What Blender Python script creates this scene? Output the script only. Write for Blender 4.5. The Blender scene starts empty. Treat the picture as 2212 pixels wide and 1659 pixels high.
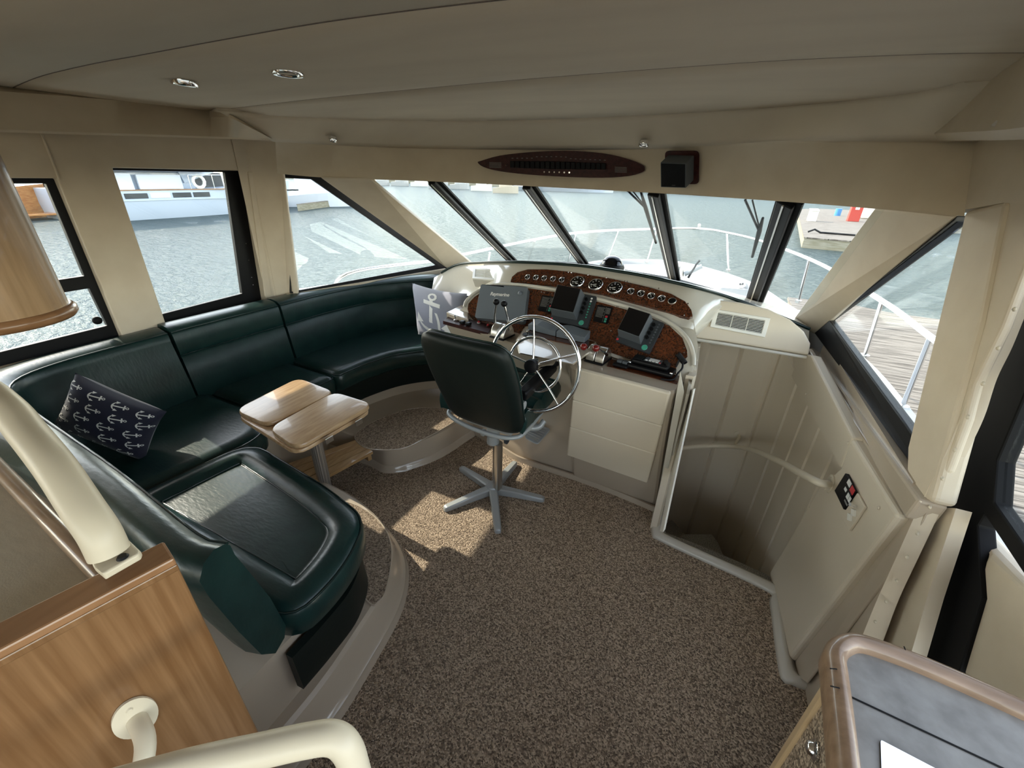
import bpy, bmesh, math, random
from mathutils import Vector, Matrix
from mathutils.geometry import tessellate_polygon
from mathutils.bvhtree import BVHTree
random.seed(7)
S = bpy.context.scene
COL = S.collection
# ---------------------------------------------------------------- camera
CX, CY, FOC, CH = 1106.0, 829.5, 895.0, 1.6
def _cam_basis():
    s, d, xf = 0.027, 1780.0, 1570.0
    ray = lambda px, py: Vector((px-CX, -(py-CY), -FOC)).normalized()
    up = -ray(CX-s*d, CY+d)
    fw = ray(xf, CY-FOC*FOC/d+s*(xf-CX))
    fw = (fw-fw.dot(up)*up).normalized()
    rt = fw.cross(up)
    return Matrix((rt, fw, up))
RM = _cam_basis()
cd = bpy.data.cameras.new('camera'); cd.sensor_width = 36; cd.lens = FOC/2212*36; cd.clip_start = 0.02; cd.clip_end = 2000
cam = bpy.data.objects.new('camera', cd); COL.objects.link(cam)
cam.matrix_world = Matrix.Translation((0, 0, CH)) @ RM.to_4x4()
S.camera = cam
# ---------------------------------------------------------------- world, sun, exposure
w = bpy.data.worlds.new('world'); S.world = w; w.use_nodes = True
nt = w.node_tree; bg = nt.nodes['Background']
sky = nt.nodes.new('ShaderNodeTexSky'); sky.sky_type = 'NISHITA'; sky.sun_disc = False
sky.sun_elevation = math.radians(36); sky.sun_rotation = math.radians(-84.7); sky.air_density = 1.1; sky.dust_density = .5; sky.ozone_density = .8
hsv = nt.nodes.new('ShaderNodeHueSaturation'); hsv.inputs['Saturation'].default_value = .6; nt.links.new(sky.outputs[0], hsv.inputs['Color'])
warm = nt.nodes.new('ShaderNodeMixRGB'); warm.blend_type = 'MULTIPLY'; warm.inputs[0].default_value = 1; warm.inputs[2].default_value = (1.0, .95, .87, 1)
nt.links.new(hsv.outputs[0], warm.inputs[1]); nt.links.new(warm.outputs[0], bg.inputs[0]); bg.inputs[1].default_value = 0.5
SUNV = Vector((-1.3, 0.12, 0.93)).normalized()
sd = bpy.data.lights.new('sun', 'SUN'); sd.energy = 3.3; sd.angle = math.radians(0.6); sd.color = (1, .90, .74)
so = bpy.data.objects.new('sun', sd); COL.objects.link(so); so.rotation_euler = SUNV.to_track_quat('Z', 'Y').to_euler(); so.location = (-20, 2, 15)
S.view_settings.view_transform = 'Standard'; S.view_settings.look = 'None'; S.view_settings.gamma = 1
S.view_settings.use_curve_mapping = False; S.view_settings.exposure = 1.1
S.cycles.max_bounces = 10; S.cycles.diffuse_bounces = 6; S.cycles.glossy_bounces = 4; S.cycles.transparent_max_bounces = 12
S.cycles.caustics_reflective = False; S.cycles.caustics_refractive = False
S.cycles.sample_clamp_indirect = 6
# ---------------------------------------------------------------- measured points: a sight line met with a plane of the cabin
def D(px, py): return RM @ Vector((px-CX, -(py-CY), -FOC))
O = Vector((0, 0, CH))
def ZP(px, py, z=0.0): d = D(px, py); return O + d*((z-CH)/d.z)
def YP(px, py, y): d = D(px, py); return O + d*(y/d.y)
def XP(px, py, x): d = D(px, py); return O + d*(x/d.x)
def PLP(px, py, p0, n): d = D(px, py); return O + d*((Vector(p0)-O).dot(n)/d.dot(n))
# ---------------------------------------------------------------- materials
MATS = {}
def mat(name, col, rough=.5, metal=0, spec=.5, noise=None, bump=None, coat=0, sheen=0, trans=0, ior=1.45):
    m = bpy.data.materials.new(name); m.use_nodes = True; n = m.node_tree; b = n.nodes['Principled BSDF']
    b.inputs['Base Color'].default_value = (*col, 1); b.inputs['Roughness'].default_value = rough; b.inputs['Metallic'].default_value = metal
    b.inputs['Specular IOR Level'].default_value = spec; b.inputs['Coat Weight'].default_value = coat; b.inputs['IOR'].default_value = ior
    b.inputs['Sheen Weight'].default_value = sheen; b.inputs['Transmission Weight'].default_value = trans
    tc = n.nodes.new('ShaderNodeTexCoord')
    if noise:
        col2, scale, strch, det = noise
        mp = n.nodes.new('ShaderNodeMapping'); mp.inputs['Scale'].default_value = strch; n.links.new(tc.outputs['Object'], mp.inputs[0])
        t = n.nodes.new('ShaderNodeTexNoise'); t.inputs['Scale'].default_value = scale; t.inputs['Detail'].default_value = det; n.links.new(mp.outputs[0], t.inputs[0])
        r = n.nodes.new('ShaderNodeValToRGB'); r.color_ramp.elements[0].position = .35; r.color_ramp.elements[1].position = .65
        r.color_ramp.elements[0].color = (*col, 1); r.color_ramp.elements[1].color = (*col2, 1)
        n.links.new(t.outputs[0], r.inputs[0]); n.links.new(r.outputs[0], b.inputs['Base Color'])
    if bump:
        scale, strg, dist = bump[:3]
        t = n.nodes.new('ShaderNodeTexNoise'); t.inputs['Scale'].default_value = scale; t.inputs['Detail'].default_value = 3
        if len(bump) > 3:
            mp2 = n.nodes.new('ShaderNodeMapping'); mp2.inputs['Scale'].default_value = bump[3]; n.links.new(tc.outputs['Object'], mp2.inputs[0]); n.links.new(mp2.outputs[0], t.inputs[0])
        else: n.links.new(tc.outputs['Object'], t.inputs[0])
        bp = n.nodes.new('ShaderNodeBump'); bp.inputs['Strength'].default_value = strg; bp.inputs['Distance'].default_value = dist
        n.links.new(t.outputs[0], bp.inputs['Height']); n.links.new(bp.outputs[0], b.inputs['Normal'])
    MATS[name] = m; return m
vinyl = mat('cream_vinyl', (.57, .488, .372), .5, bump=(900, .25, .001), noise=((.61, .53, .41), 9, (1, 1, 1), 3))
liner = mat('headliner', (.61, .545, .45), .8, noise=((.66, .595, .49), 3.2, (.5, 2.4, 1), 5), bump=(700, .2, .001))
padv = mat('padded_vinyl', (.61, .535, .42), .5, bump=(800, .2, .001))
gel = mat('tan_gelcoat', (.43, .36, .28), .22, coat=.5)
gelw = mat('light_gelcoat', (.55, .52, .45), .2, coat=.4)
leather = mat('green_leather', (.005, .021, .020), .3, spec=.5, bump=(34, .22, .003, (1, 3, 1)), noise=((.009, .031, .028), 14, (1, 1, 1), 4))
leatherd = mat('dark_green_vinyl', (.004, .008, .007), .48, spec=.3, bump=(60, .15, .002))
piping = mat('dark_piping', (.004, .016, .015), .3)
seamm = mat('taupe_seam', (.13, .10, .085), .7)
black = mat('black_trim', (.004, .004, .005), .45, spec=.25)
blackm = mat('black_matte', (.0035, .0035, .004), .6, spec=.2)
blackg = mat('black_gloss', (.003, .003, .004), .08)
graypl = mat('grey_plastic', (.075, .085, .095), .5)
grayd = mat('dark_grey_plastic', (.030, .035, .040), .4)
slate = mat('slate_cover', (.12, .14, .16), .45, bump=(300, .15, .001))
chrome = mat('chrome', (.85, .85, .86), .08, 1)
brushed = mat('brushed_aluminium', (.62, .60, .56), .28, 1)
ribal = mat('ribbed_aluminium', (.42, .41, .39), .35, .8)
graym = mat('grey_painted_metal', (.36, .38, .38), .35, .2)
creamp = mat('cream_powder_coat', (.62, .555, .435), .4, bump=(500, .1, .0005))
white = mat('white_plastic', (.75, .73, .66), .35)
whiteg = mat('white_gelcoat', (.46, .46, .445), .3)
hullw = mat('painted_hull', (.48, .54, .63), .25)
redk = mat('red_plastic', (.14, .012, .010), .15)
redm = mat('red_mark', (.5, .03, .04), .4)
greenm = mat('green_mark', (.05, .28, .2), .4)
lightm = mat('light_print', (.7, .7, .68), .5)
greyprint = mat('grey_print', (.22, .22, .21), .6)
navy = mat('navy_cotton', (.005, .006, .022), .8, sheen=.2, bump=(300, .2, .001))
anchw = mat('white_print', (.62, .62, .60), .8)
greyc = mat('grey_cotton', (.20, .21, .265), .85, sheen=.2, bump=(260, .25, .001))
rubber = mat('white_rubber', (.6, .58, .5), .5)
carpl = mat('light_carpet', (.36, .33, .27), .95, noise=((.12, .11, .09), 220, (1, 1, 1), 2), bump=(220, .9, .006))
counter = mat('grey_laminate', (.19, .18, .165), .32, noise=((.29, .28, .26), 22, (1, 1, 1), 8))
panelc = mat('beige_fabric', (.46, .40, .31), .85, noise=((.50, .44, .34), 30, (1, 4, 1), 4), bump=(400, .2, .001))
canvas = mat('sail_canvas', (.60, .63, .68), .7)
orange = mat('varnished_wood', (.42, .17, .05), .2, noise=((.55, .26, .08), 3, (1, 1, 4), 3))
rust = mat('red_paint', (.45, .05, .035), .5)
blue = mat('blue_paint', (.05, .2, .45), .5)
dockside = mat('dock_fascia', (.20, .18, .12), .9, noise=((.28, .26, .20), 2, (1, 1, 6), 4))
def wood(name, c1, c2, sc, stretch, rough=.3, coat=.3):
    m = mat(name, c1, rough, noise=(c2, sc, stretch, 6), coat=coat); return m
woodl = wood('light_teak', (.165, .082, .034), (.235, .128, .060), 5, (20, 20, .7))
woodt = wood('table_wood', (.36, .22, .11), (.50, .34, .19), 7, (10, 1.2, 8))
woodr = wood('teak_rail', (.20, .125, .075), (.29, .19, .12), 6, (2, 9, 9), .35, .4)
woodp = wood('pale_oak', (.44, .31, .17), (.52, .38, .23), 5, (9, 9, .6))
woodv = wood('drum_veneer', (.33, .21, .11), (.44, .29, .165), 6, (9, 9, .7))
woodg = wood('grating_teak', (.33, .19, .08), (.44, .28, .13), 6, (9, 1, 9))
woodc = wood('cherry_cap', (.22, .11, .05), (.30, .16, .08), 6, (9, 1, 9))
def burl():
    m = mat('burl_wood', (.10, .022, .006), .18, coat=.6); n = m.node_tree; b = n.nodes['Principled BSDF']
    tc = n.nodes.new('ShaderNodeTexCoord'); v = n.nodes.new('ShaderNodeTexNoise'); v.inputs['Scale'].default_value = 60; v.inputs['Detail'].default_value = 6; v.inputs['Distortion'].default_value = 2.5
    r = n.nodes.new('ShaderNodeValToRGB'); r.color_ramp.elements[0].position = .38; r.color_ramp.elements[0].color = (.016, .005, .003, 1)
    r.color_ramp.elements[1].position = .62; r.color_ramp.elements[1].color = (.125, .034, .011, 1)
    n.links.new(tc.outputs['Object'], v.inputs[0]); n.links.new(v.outputs[0], r.inputs[0]); n.links.new(r.outputs[0], b.inputs['Base Color']); return m
burlm = burl()
burld = mat('dark_mahogany', (.022, .004, .0035), .45, spec=.3, noise=((.05, .012, .009), 60, (1, 1, 1), 4))
def carpet():
    m = mat('loop_carpet', (.1, .08, .06), .95); n = m.node_tree; b = n.nodes['Principled BSDF']
    tc = n.nodes.new('ShaderNodeTexCoord'); v = n.nodes.new('ShaderNodeTexVoronoi'); v.inputs['Scale'].default_value = 230; v.feature = 'F1'
    n1 = n.nodes.new('ShaderNodeTexNoise'); n1.inputs['Scale'].default_value = 60; n1.inputs['Detail'].default_value = 2
    mx = n.nodes.new('ShaderNodeMixRGB'); mx.inputs[0].default_value = .02
    n.links.new(tc.outputs['Object'], mx.inputs[1]); n.links.new(n1.outputs['Color'], mx.inputs[2]); n.links.new(mx.outputs[0], v.inputs[0])
    sep = n.nodes.new('ShaderNodeSeparateColor'); n.links.new(v.outputs['Color'], sep.inputs[0])
    r = n.nodes.new('ShaderNodeValToRGB'); r.color_ramp.elements[0].color = (.10, .072, .050, 1); r.color_ramp.elements[1].color = (.62, .49, .36, 1)
    e = r.color_ramp.elements.new(.5); e.color = (.32, .242, .172, 1)
    n.links.new(sep.outputs[0], r.inputs[0]); n.links.new(r.outputs[0], b.inputs['Base Color'])
    mt = n.nodes.new('ShaderNodeMath'); mt.operation = 'SUBTRACT'; mt.inputs[0].default_value = 1; n.links.new(v.outputs['Distance'], mt.inputs[1])
    bp = n.nodes.new('ShaderNodeBump'); bp.inputs['Strength'].default_value = .9; bp.inputs['Distance'].default_value = .006
    n.links.new(mt.outputs[0], bp.inputs['Height']); n.links.new(bp.outputs[0], b.inputs['Normal']); return m
carp = carpet()
def dockwood():
    m = mat('weathered_planks', (.3, .27, .23), .9); n = m.node_tree; b = n.nodes['Principled BSDF']
    tc = n.nodes.new('ShaderNodeTexCoord'); mp = n.nodes.new('ShaderNodeMapping'); mp.inputs['Scale'].default_value = (1, 1, 1); n.links.new(tc.outputs['Object'], mp.inputs[0])
    wv = n.nodes.new('ShaderNodeTexWave'); wv.bands_direction = 'Y'; wv.wave_profile = 'SAW'; wv.inputs['Scale'].default_value = 2.2; wv.inputs['Distortion'].default_value = .15; n.links.new(mp.outputs[0], wv.inputs[0])
    r = n.nodes.new('ShaderNodeValToRGB'); r.color_ramp.elements[0].color = (.03, .025, .02, 1); r.color_ramp.elements[0].position = .02
    r.color_ramp.elements[1].color = (1, 1, 1, 1); r.color_ramp.elements[1].position = .1
    mp2 = n.nodes.new('ShaderNodeMapping'); mp2.inputs['Scale'].default_value = (.6, 9, 1); n.links.new(tc.outputs['Object'], mp2.inputs[0])
    ns = n.nodes.new('ShaderNodeTexNoise'); ns.inputs['Scale'].default_value = 3; ns.inputs['Detail'].default_value = 7; n.links.new(mp2.outputs[0], ns.inputs[0])
    r2 = n.nodes.new('ShaderNodeValToRGB'); r2.color_ramp.elements[0].color = (.075, .062, .05, 1); r2.color_ramp.elements[0].position = .35; r2.color_ramp.elements[1].color = (.25, .22, .185, 1); r2.color_ramp.elements[1].position = .6
    n.links.new(ns.outputs[0], r2.inputs[0]); n.links.new(wv.outputs[0], r.inputs[0])
    mx = n.nodes.new('ShaderNodeMixRGB'); mx.blend_type = 'MULTIPLY'; mx.inputs[0].default_value = 1
    n.links.new(r2.outputs[0], mx.inputs[1]); n.links.new(r.outputs[0], mx.inputs[2]); n.links.new(mx.outputs[0], b.inputs['Base Color']); return m
dockw = dockwood()
def water():
    m = bpy.data.materials.new('harbour_water'); m.use_nodes = True; n = m.node_tree
    for x in list(n.nodes): n.nodes.remove(x)
    o = n.nodes.new('ShaderNodeOutputMaterial'); mx = n.nodes.new('ShaderNodeMixShader'); df = n.nodes.new('ShaderNodeBsdfDiffuse'); g = n.nodes.new('ShaderNodeBsdfGlossy')
    df.inputs[0].default_value = (.062, .085, .084, 1); g.inputs['Color'].default_value = (.86, .91, .93, 1); g.inputs['Roughness'].default_value = .2
    tc = n.nodes.new('ShaderNodeTexCoord'); mp = n.nodes.new('ShaderNodeMapping'); mp.inputs['Scale'].default_value = (1, 1.7, 1); mp.inputs['Rotation'].default_value = (0, 0, .5); n.links.new(tc.outputs['Object'], mp.inputs[0])
    a = n.nodes.new('ShaderNodeTexNoise'); a.inputs['Scale'].default_value = 2.1; a.inputs['Detail'].default_value = 5; a.inputs['Roughness'].default_value = .6; n.links.new(mp.outputs[0], a.inputs[0])
    bp = n.nodes.new('ShaderNodeBump'); bp.inputs['Strength'].default_value = 1; bp.inputs['Distance'].default_value = .5; n.links.new(a.outputs[0], bp.inputs['Height'])
    for k in (df, g): n.links.new(bp.outputs[0], k.inputs['Normal'])
    lw = n.nodes.new('ShaderNodeLayerWeight'); lw.inputs[0].default_value = .5; n.links.new(bp.outputs[0], lw.inputs['Normal'])
    pw = n.nodes.new('ShaderNodeMath'); pw.operation = 'POWER'; pw.inputs[1].default_value = 3; n.links.new(lw.outputs['Facing'], pw.inputs[0])
    f = n.nodes.new('ShaderNodeMath'); f.operation = 'MULTIPLY_ADD'; f.inputs[1].default_value = .40; f.inputs[2].default_value = .03; n.links.new(pw.outputs[0], f.inputs[0])
    n.links.new(f.outputs[0], mx.inputs[0]); n.links.new(df.outputs[0], mx.inputs[1]); n.links.new(g.outputs[0], mx.inputs[2]); n.links.new(mx.outputs[0], o.inputs[0]); return m
waterm = water()
def glass():
    m = bpy.data.materials.new('window_glass'); m.use_nodes = True; n = m.node_tree
    for x in list(n.nodes): n.nodes.remove(x)
    o = n.nodes.new('ShaderNodeOutputMaterial'); mx = n.nodes.new('ShaderNodeMixShader'); lw = n.nodes.new('ShaderNodeLayerWeight'); lw.inputs[0].default_value = .5
    pw = n.nodes.new('ShaderNodeMath'); pw.operation = 'POWER'; pw.inputs[1].default_value = 5; n.links.new(lw.outputs['Facing'], pw.inputs[0])
    f = n.nodes.new('ShaderNodeMath'); f.operation = 'MULTIPLY_ADD'; f.inputs[1].default_value = .55; f.inputs[2].default_value = .02; n.links.new(pw.outputs[0], f.inputs[0])
    t = n.nodes.new('ShaderNodeBsdfTransparent'); t.inputs[0].default_value = (.96, .975, .97, 1); g = n.nodes.new('ShaderNodeBsdfGlossy'); g.inputs['Roughness'].default_value = .01
    n.links.new(f.outputs[0], mx.inputs[0]); n.links.new(t.outputs[0], mx.inputs[1]); n.links.new(g.outputs[0], mx.inputs[2]); n.links.new(mx.outputs[0], o.inputs[0]); return m
glassm = glass()
# ---------------------------------------------------------------- object helpers
def link(name, me, m, parent=None, kind=None, label=None, cat=None, group=None, smooth=None, bevel=0, seg=2):
    if not me.materials:
        for k in (m if isinstance(m, (list, tuple)) else [m]): me.materials.append(k)
    o = bpy.data.objects.new(name, me); COL.objects.link(o)
    if parent is None:
        vs = [v.co for v in me.vertices]
        if vs:
            c = Vector(((min(v.x for v in vs)+max(v.x for v in vs))/2, (min(v.y for v in vs)+max(v.y for v in vs))/2, min(v.z for v in vs)))
            me.transform(Matrix.Translation(-c)); o.location = c
    else:
        o.parent = parent
        if parent.type == 'EMPTY': o.matrix_parent_inverse = Matrix.Translation(-parent.location)
        elif parent.parent is None and parent.location.length > 0: o.matrix_parent_inverse = Matrix.Translation(-parent.location)
    if smooth is not None:
        for p in me.polygons: p.use_smooth = True
        try: me.set_sharp_from_angle(angle=math.radians(smooth))
        except Exception: pass
    if bevel:
        b = o.modifiers.new('bevel', 'BEVEL'); b.width = bevel; b.segments = seg; b.limit_method = 'ANGLE'; b.angle_limit = math.radians(35)
    tag(o, label, cat, group, kind)
    return o
def tag(o, label=None, cat=None, group=None, kind=None):
    if label: o['label'] = label
    if cat: o['category'] = cat
    if group: o['group'] = group
    if kind: o['kind'] = kind
    return o
def thing(name, label, cat, loc=(0, 0, 0), group=None):
    o = bpy.data.objects.new(name, None); COL.objects.link(o); o.location = loc; o.empty_display_size = .05
    return tag(o, label, cat, group)
class MB:
    "collects shapes for one mesh"
    def __init__(s): s.v = []; s.f = []; s.mi = []
    def add(s, vs, fs, mi=0):
        n = len(s.v); s.v += [Vector(v) for v in vs]; s.f += [tuple(i+n for i in f) for f in fs]; s.mi += [mi]*len(fs); return s
    def box(s, lo, hi, mi=0, M=None):
        (a, b, c), (d, e, f) = lo, hi
        vs = [Vector(p) for p in ((a, b, c), (d, b, c), (d, e, c), (a, e, c), (a, b, f), (d, b, f), (d, e, f), (a, e, f))]
        if M: vs = [M @ v for v in vs]
        return s.add(vs, [(0, 3, 2, 1), (4, 5, 6, 7), (0, 1, 5, 4), (1, 2, 6, 5), (2, 3, 7, 6), (3, 0, 4, 7)], mi)
    def prism(s, pts, vec, mi=0):
        "polygon pts extruded by vec (holes: pts = [outer, hole, ...])"
        loops = pts if isinstance(pts[0], (list, tuple)) and isinstance(pts[0][0], (Vector, list, tuple)) else [pts]
        loops = [[Vector(p) for p in l] for l in loops]; vec = Vector(vec)
        flat = [p for l in loops for p in l]; n = len(flat)
        tri = tessellate_polygon(loops)
        nrm = Vector()
        for t in tri:
            nn = (flat[t[1]]-flat[t[0]]).cross(flat[t[2]]-flat[t[0]])
            nrm += nn if nn.dot(nrm) >= 0 else -nn
        fs = []
        for t in tri:
            nn = (flat[t[1]]-flat[t[0]]).cross(flat[t[2]]-flat[t[0]])
            if nn.dot(vec) > 0: t = (t[0], t[2], t[1])
            fs.append(tuple(t)); fs.append((t[0]+n, t[2]+n, t[1]+n))
        k = 0
        for l in loops:
            m = len(l)
            for i in range(m): a, b = k+i, k+(i+1) % m; fs.append((a, b, b+n, a+n))
            k += m
        return s.add(flat+[p+vec for p in flat], fs, mi)
    def loft(s, rings, closed=True, cap=True, mi=0):
        n = len(rings[0]); vs = [Vector(p) for r in rings for p in r]; fs = []
        for i in range(len(rings)-1):
            for j in range(n if closed else n-1):
                a = i*n+j; b = i*n+(j+1) % n; fs.append((a, b, b+n, a+n))
        if cap and closed: fs.append(tuple(range(n-1, -1, -1))); fs.append(tuple(range(len(vs)-n, len(vs))))
        return s.add(vs, fs, mi)
    def tube(s, pts, r, n=10, mi=0, closed=False):
        pts = [Vector(p) for p in pts]; rings = []; m = len(pts)
        rr = r if isinstance(r, (list, tuple)) else [r]*m
        prev = None
        for i, p in enumerate(pts):
            if closed: t = (pts[(i+1) % m]-pts[i-1]).normalized()
            else: t = (pts[min(i+1, m-1)]-pts[max(i-1, 0)]).normalized()
            if prev is None: u = t.cross(Vector((0, 0, 1)) if abs(t.z) < .9 else Vector((1, 0, 0))).normalized()
            else: u = (prev-prev.dot(t)*t).normalized()
            prev = u; v = t.cross(u)
            rings.append([p+(u*math.cos(2*math.pi*k/n)+v*math.sin(2*math.pi*k/n))*rr[i] for k in range(n)])
        if closed: rings.append(rings[0]); return s.loft(rings, True, False, mi)
        return s.loft(rings, True, True, mi)
    def cyl(s, a, b, r, n=20, r2=None, mi=0): return s.tube([a, b], [r, r2 if r2 is not None else r], n, mi)
    def lathe(s, prof, M=None, n=28, mi=0):
        "prof: (r, z) pairs about local z"
        rings = [[Vector((r*math.cos(2*math.pi*k/n), r*math.sin(2*math.pi*k/n), z)) for k in range(n)] for r, z in prof]
        if M: rings = [[M @ p for p in r] for r in rings]
        return s.loft(rings, True, True, mi)
    def sphere(s, c, r, n=16, mi=0, sc=(1, 1, 1)):
        c = Vector(c); rings = []
        for i in range(1, n//2):
            a = math.pi*i/(n//2); rings.append([c+Vector((r*math.sin(a)*math.cos(2*math.pi*k/n)*sc[0], r*math.sin(a)*math.sin(2*math.pi*k/n)*sc[1], -r*math.cos(a)*sc[2])) for k in range(n)])
        return s.loft(rings, True, True, mi)
    def build(s, name, m, parent=None, **kw):
        me = bpy.data.meshes.new(name); me.from_pydata([tuple(v) for v in s.v], [], s.f)
        ml = m if isinstance(m, (list, tuple)) else [m]
        for k in ml: me.materials.append(k)
        for i, p in enumerate(me.polygons): p.material_index = s.mi[i]
        bm = bmesh.new(); bm.from_mesh(me); bmesh.ops.recalc_face_normals(bm, faces=bm.faces); bm.to_mesh(me); bm.free()
        return link(name, me, m, parent, **kw)
def crom(pts, n=8, closed=False):
    "Catmull-Rom resample"
    P = [Vector(p) for p in pts]; m = len(P); out = []
    for i in range(m if closed else m-1):
        if closed: p0, p1, p2, p3 = P[i-1], P[i], P[(i+1) % m], P[(i+2) % m]
        else: p1, p2 = P[i], P[i+1]; p0 = P[i-1] if i else p1*2-p2; p3 = P[i+2] if i+2 < m else p2*2-p1
        for k in range(n):
            t = k/n; out.append(.5*((2*p1)+(p2-p0)*t+(2*p0-5*p1+4*p2-p3)*t*t+(3*p1-p0-3*p2+p3)*t**3))
    if not closed: out.append(P[-1].copy())
    return out
def arclen(pts, n, closed=False):
    P = [Vector(p) for p in pts]
    if closed: P.append(P[0])
    L = [0]
    for i in range(1, len(P)): L.append(L[-1]+(P[i]-P[i-1]).length)
    out = []; m = n if closed else n-1
    for k in range(n):
        d = L[-1]*k/m; i = 0
        while i < len(L)-2 and L[i+1] < d: i += 1
        t = (d-L[i])/max(1e-9, L[i+1]-L[i]); out.append(P[i].lerp(P[i+1], min(1, t)))
    return out
def inset(poly, d):
    "inset a 2D closed outline (counter-clockwise made first)"
    P = [Vector((p[0], p[1])) for p in poly]
    A = sum(P[i-1].x*P[i].y-P[i].x*P[i-1].y for i in range(len(P)))
    sg = 1 if A > 0 else -1; out = []
    for i in range(len(P)):
        a = (P[i]-P[i-1]).normalized(); b = (P[(i+1) % len(P)]-P[i]).normalized()
        na = Vector((-a.y, a.x))*sg; nb = Vector((-b.y, b.x))*sg; h = (na+nb); h = h.normalized() if h.length > 1e-6 else na
        out.append(P[i]+h*d/max(.5, h.dot(na)))
    return out
def pad(outline, prof, mb=None, mi=0, fan=False):
    mb = mb or MB()
    rings = []
    for d, z in prof:
        r = inset(outline, d)
        if fan and d > .05:
            for _ in range(10): r = [(r[i-1]+r[i]*2+r[(i+1) % len(r)])/4 for i in range(len(r))]
        rings.append([Vector((p.x, p.y, z)) for p in r])
    if fan:
        c = sum(rings[-1], Vector())/len(rings[-1]); rings += [[c+(p-c)*k for p in rings[-1]] for k in (.97, .8, .6, .4, .2, .02)]
    return mb.loft(rings, True, True, mi)
def roundpoly(pts, r=.03, n=5):
    "round the corners of a polygon of 2D or 3D points"
    P = [Vector(p) for p in pts]; out = []
    for i, p in enumerate(P):
        a = P[i-1]-p; b = P[(i+1) % len(P)]-p; k = min(r, a.length*.45, b.length*.45)
        s, e = p+a.normalized()*k, p+b.normalized()*k
        for j in range(n+1):
            t = j/n; out.append(s*(1-t)**2+p*2*t*(1-t)+e*t*t)
    return out
def pathsweep(path, prof, side=1, mb=None, closed_prof=True):
    "path: 2D/3D points; prof: (outward offset, z)"
    mb = mb or MB(); P = [Vector((p[0], p[1])) for p in path]; Zs = [p[2] if len(p) > 2 else 0 for p in path]; rings = []
    for i, p in enumerate(P):
        t = (P[min(i+1, len(P)-1)]-P[max(i-1, 0)]).normalized(); nn = Vector((-t.y, t.x))*side
        rings.append([Vector((p.x+nn.x*o, p.y+nn.y*o, z+Zs[i])) for o, z in prof])
    return mb.loft(rings, closed_prof, closed_prof)
def frame(p, n, upv=(0, 0, 1)):
    "matrix with local z along n, local y close to upv"
    n = Vector(n).normalized(); x = Vector(upv).cross(n)
    if x.length < 1e-4: x = Vector((1, 0, 0))
    x.normalize(); y = n.cross(x); M = Matrix((x, y, n)).transposed().to_4x4(); M.translation = Vector(p); return M
def dup(root, M, label=None, group=None):
    r = root.copy(); COL.objects.link(r); r.matrix_world = M
    if label: r['label'] = label
    if group: r['group'] = group
    for ch in root.children:
        c = ch.copy(); COL.objects.link(c); c.parent = r
        for g in ch.children:
            d = g.copy(); COL.objects.link(d); d.parent = c
    return r
def text_mesh(body, size, M, depth=.0006, font_bold=False):
    cu = bpy.data.curves.new('t', 'FONT'); cu.body = body; cu.size = size; cu.align_x = 'CENTER'; cu.align_y = 'CENTER'; cu.extrude = depth
    if font_bold: cu.offset = size*.02
    o = bpy.data.objects.new('t', cu); COL.objects.link(o)
    dg = bpy.context.evaluated_depsgraph_get(); me = bpy.data.meshes.new_from_object(o.evaluated_get(dg))
    bpy.data.objects.remove(o); me.transform(M); me.materials.clear(); return me
# ================================================================ OUTSIDE: water, boat's own deck, docks, other boats
WZ = -1.5
mb = MB(); mb.add([(-300, -120, WZ), (200, -120, WZ), (200, 320, WZ), (-300, 320, WZ)], [(0, 1, 2, 3)])
mb.build('harbour_water', waterm, kind='structure')
gun = [ZP(*p, .45) for p in [(1290, 563), (1380, 560), (1470, 565), (1570, 590), (1640, 617), (1700, 655)]]
gun = [Vector((-1.95, 5.4, .45))] + gun + [Vector((1.07, 4.45, .45)), Vector((1.22, 3.6, .45)), Vector((1.24, 2.7, .45)), Vector((1.22, 1.2, .45)), Vector((1.2, -.5, .45))]
port = [Vector((-2.95, -.5, .45)), Vector((-3.0, 1.2, .45)), Vector((-2.98, 2.6, .45)), Vector((-2.6, 4.0, .45))]
deck_out = crom(port+gun, 6)
mb = MB(); low = [Vector((p.x*.82-.16, p.y*.985, -1.7)) for p in deck_out]
mb.loft([[p+Vector((0, 0, -.10)) for p in low], [p+Vector((0, 0, -.03)) for p in deck_out], deck_out], True, False)
inn = [Vector((p.x, p.y, .45)) for p in inset([(q.x, q.y) for q in deck_out], .10)]
inn2 = [Vector((p.x, p.y, .40)) for p in inset([(q.x, q.y) for q in deck_out], .13)]
mb.loft([deck_out, inn, inn2], True, False)
# deck skin stops where the cabin stands, so nothing shows inside
cab = [Vector((.70, -.5, .40)), Vector((.72, 1.2, .40)), Vector((.68, 2.75, .40)), Vector((.45, 3.2, .40)), Vector((-.2, 3.65, .40)), Vector((-1.0, 3.85, .40)), Vector((-1.75, 3.6, .40)), Vector((-2.15, 3.1, .40)), Vector((-2.6, 1.8, .40)), Vector((-2.62, -.5, .40))]
mb.prism([[p+Vector((0, 0, -.02)) for p in inn2], [p+Vector((0, 0, -.02)) for p in cab]], (0, 0, .02))
mb.build('bow_deck', whiteg, smooth=40, kind='structure')
# raised trunk forward of the windshield
tr = [(-2.15, 3.3), (-2.0, 4.0), (-1.65, 4.9), (-1.1, 5.5), (-.5, 5.65), (.05, 5.2), (.35, 4.4), (.5, 3.4), (.3, 3.25), (-.2, 3.62), (-1.0, 3.82), (-1.7, 3.6)]
mb = pad([(p.x, p.y) for p in crom([Vector((*q, 0)) for q in tr], 5, True)], [(0, .402), (0, .52), (.03, .56), (.10, .58)])
mb.build('foredeck_trunk', whiteg, smooth=40, kind='structure')
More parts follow.
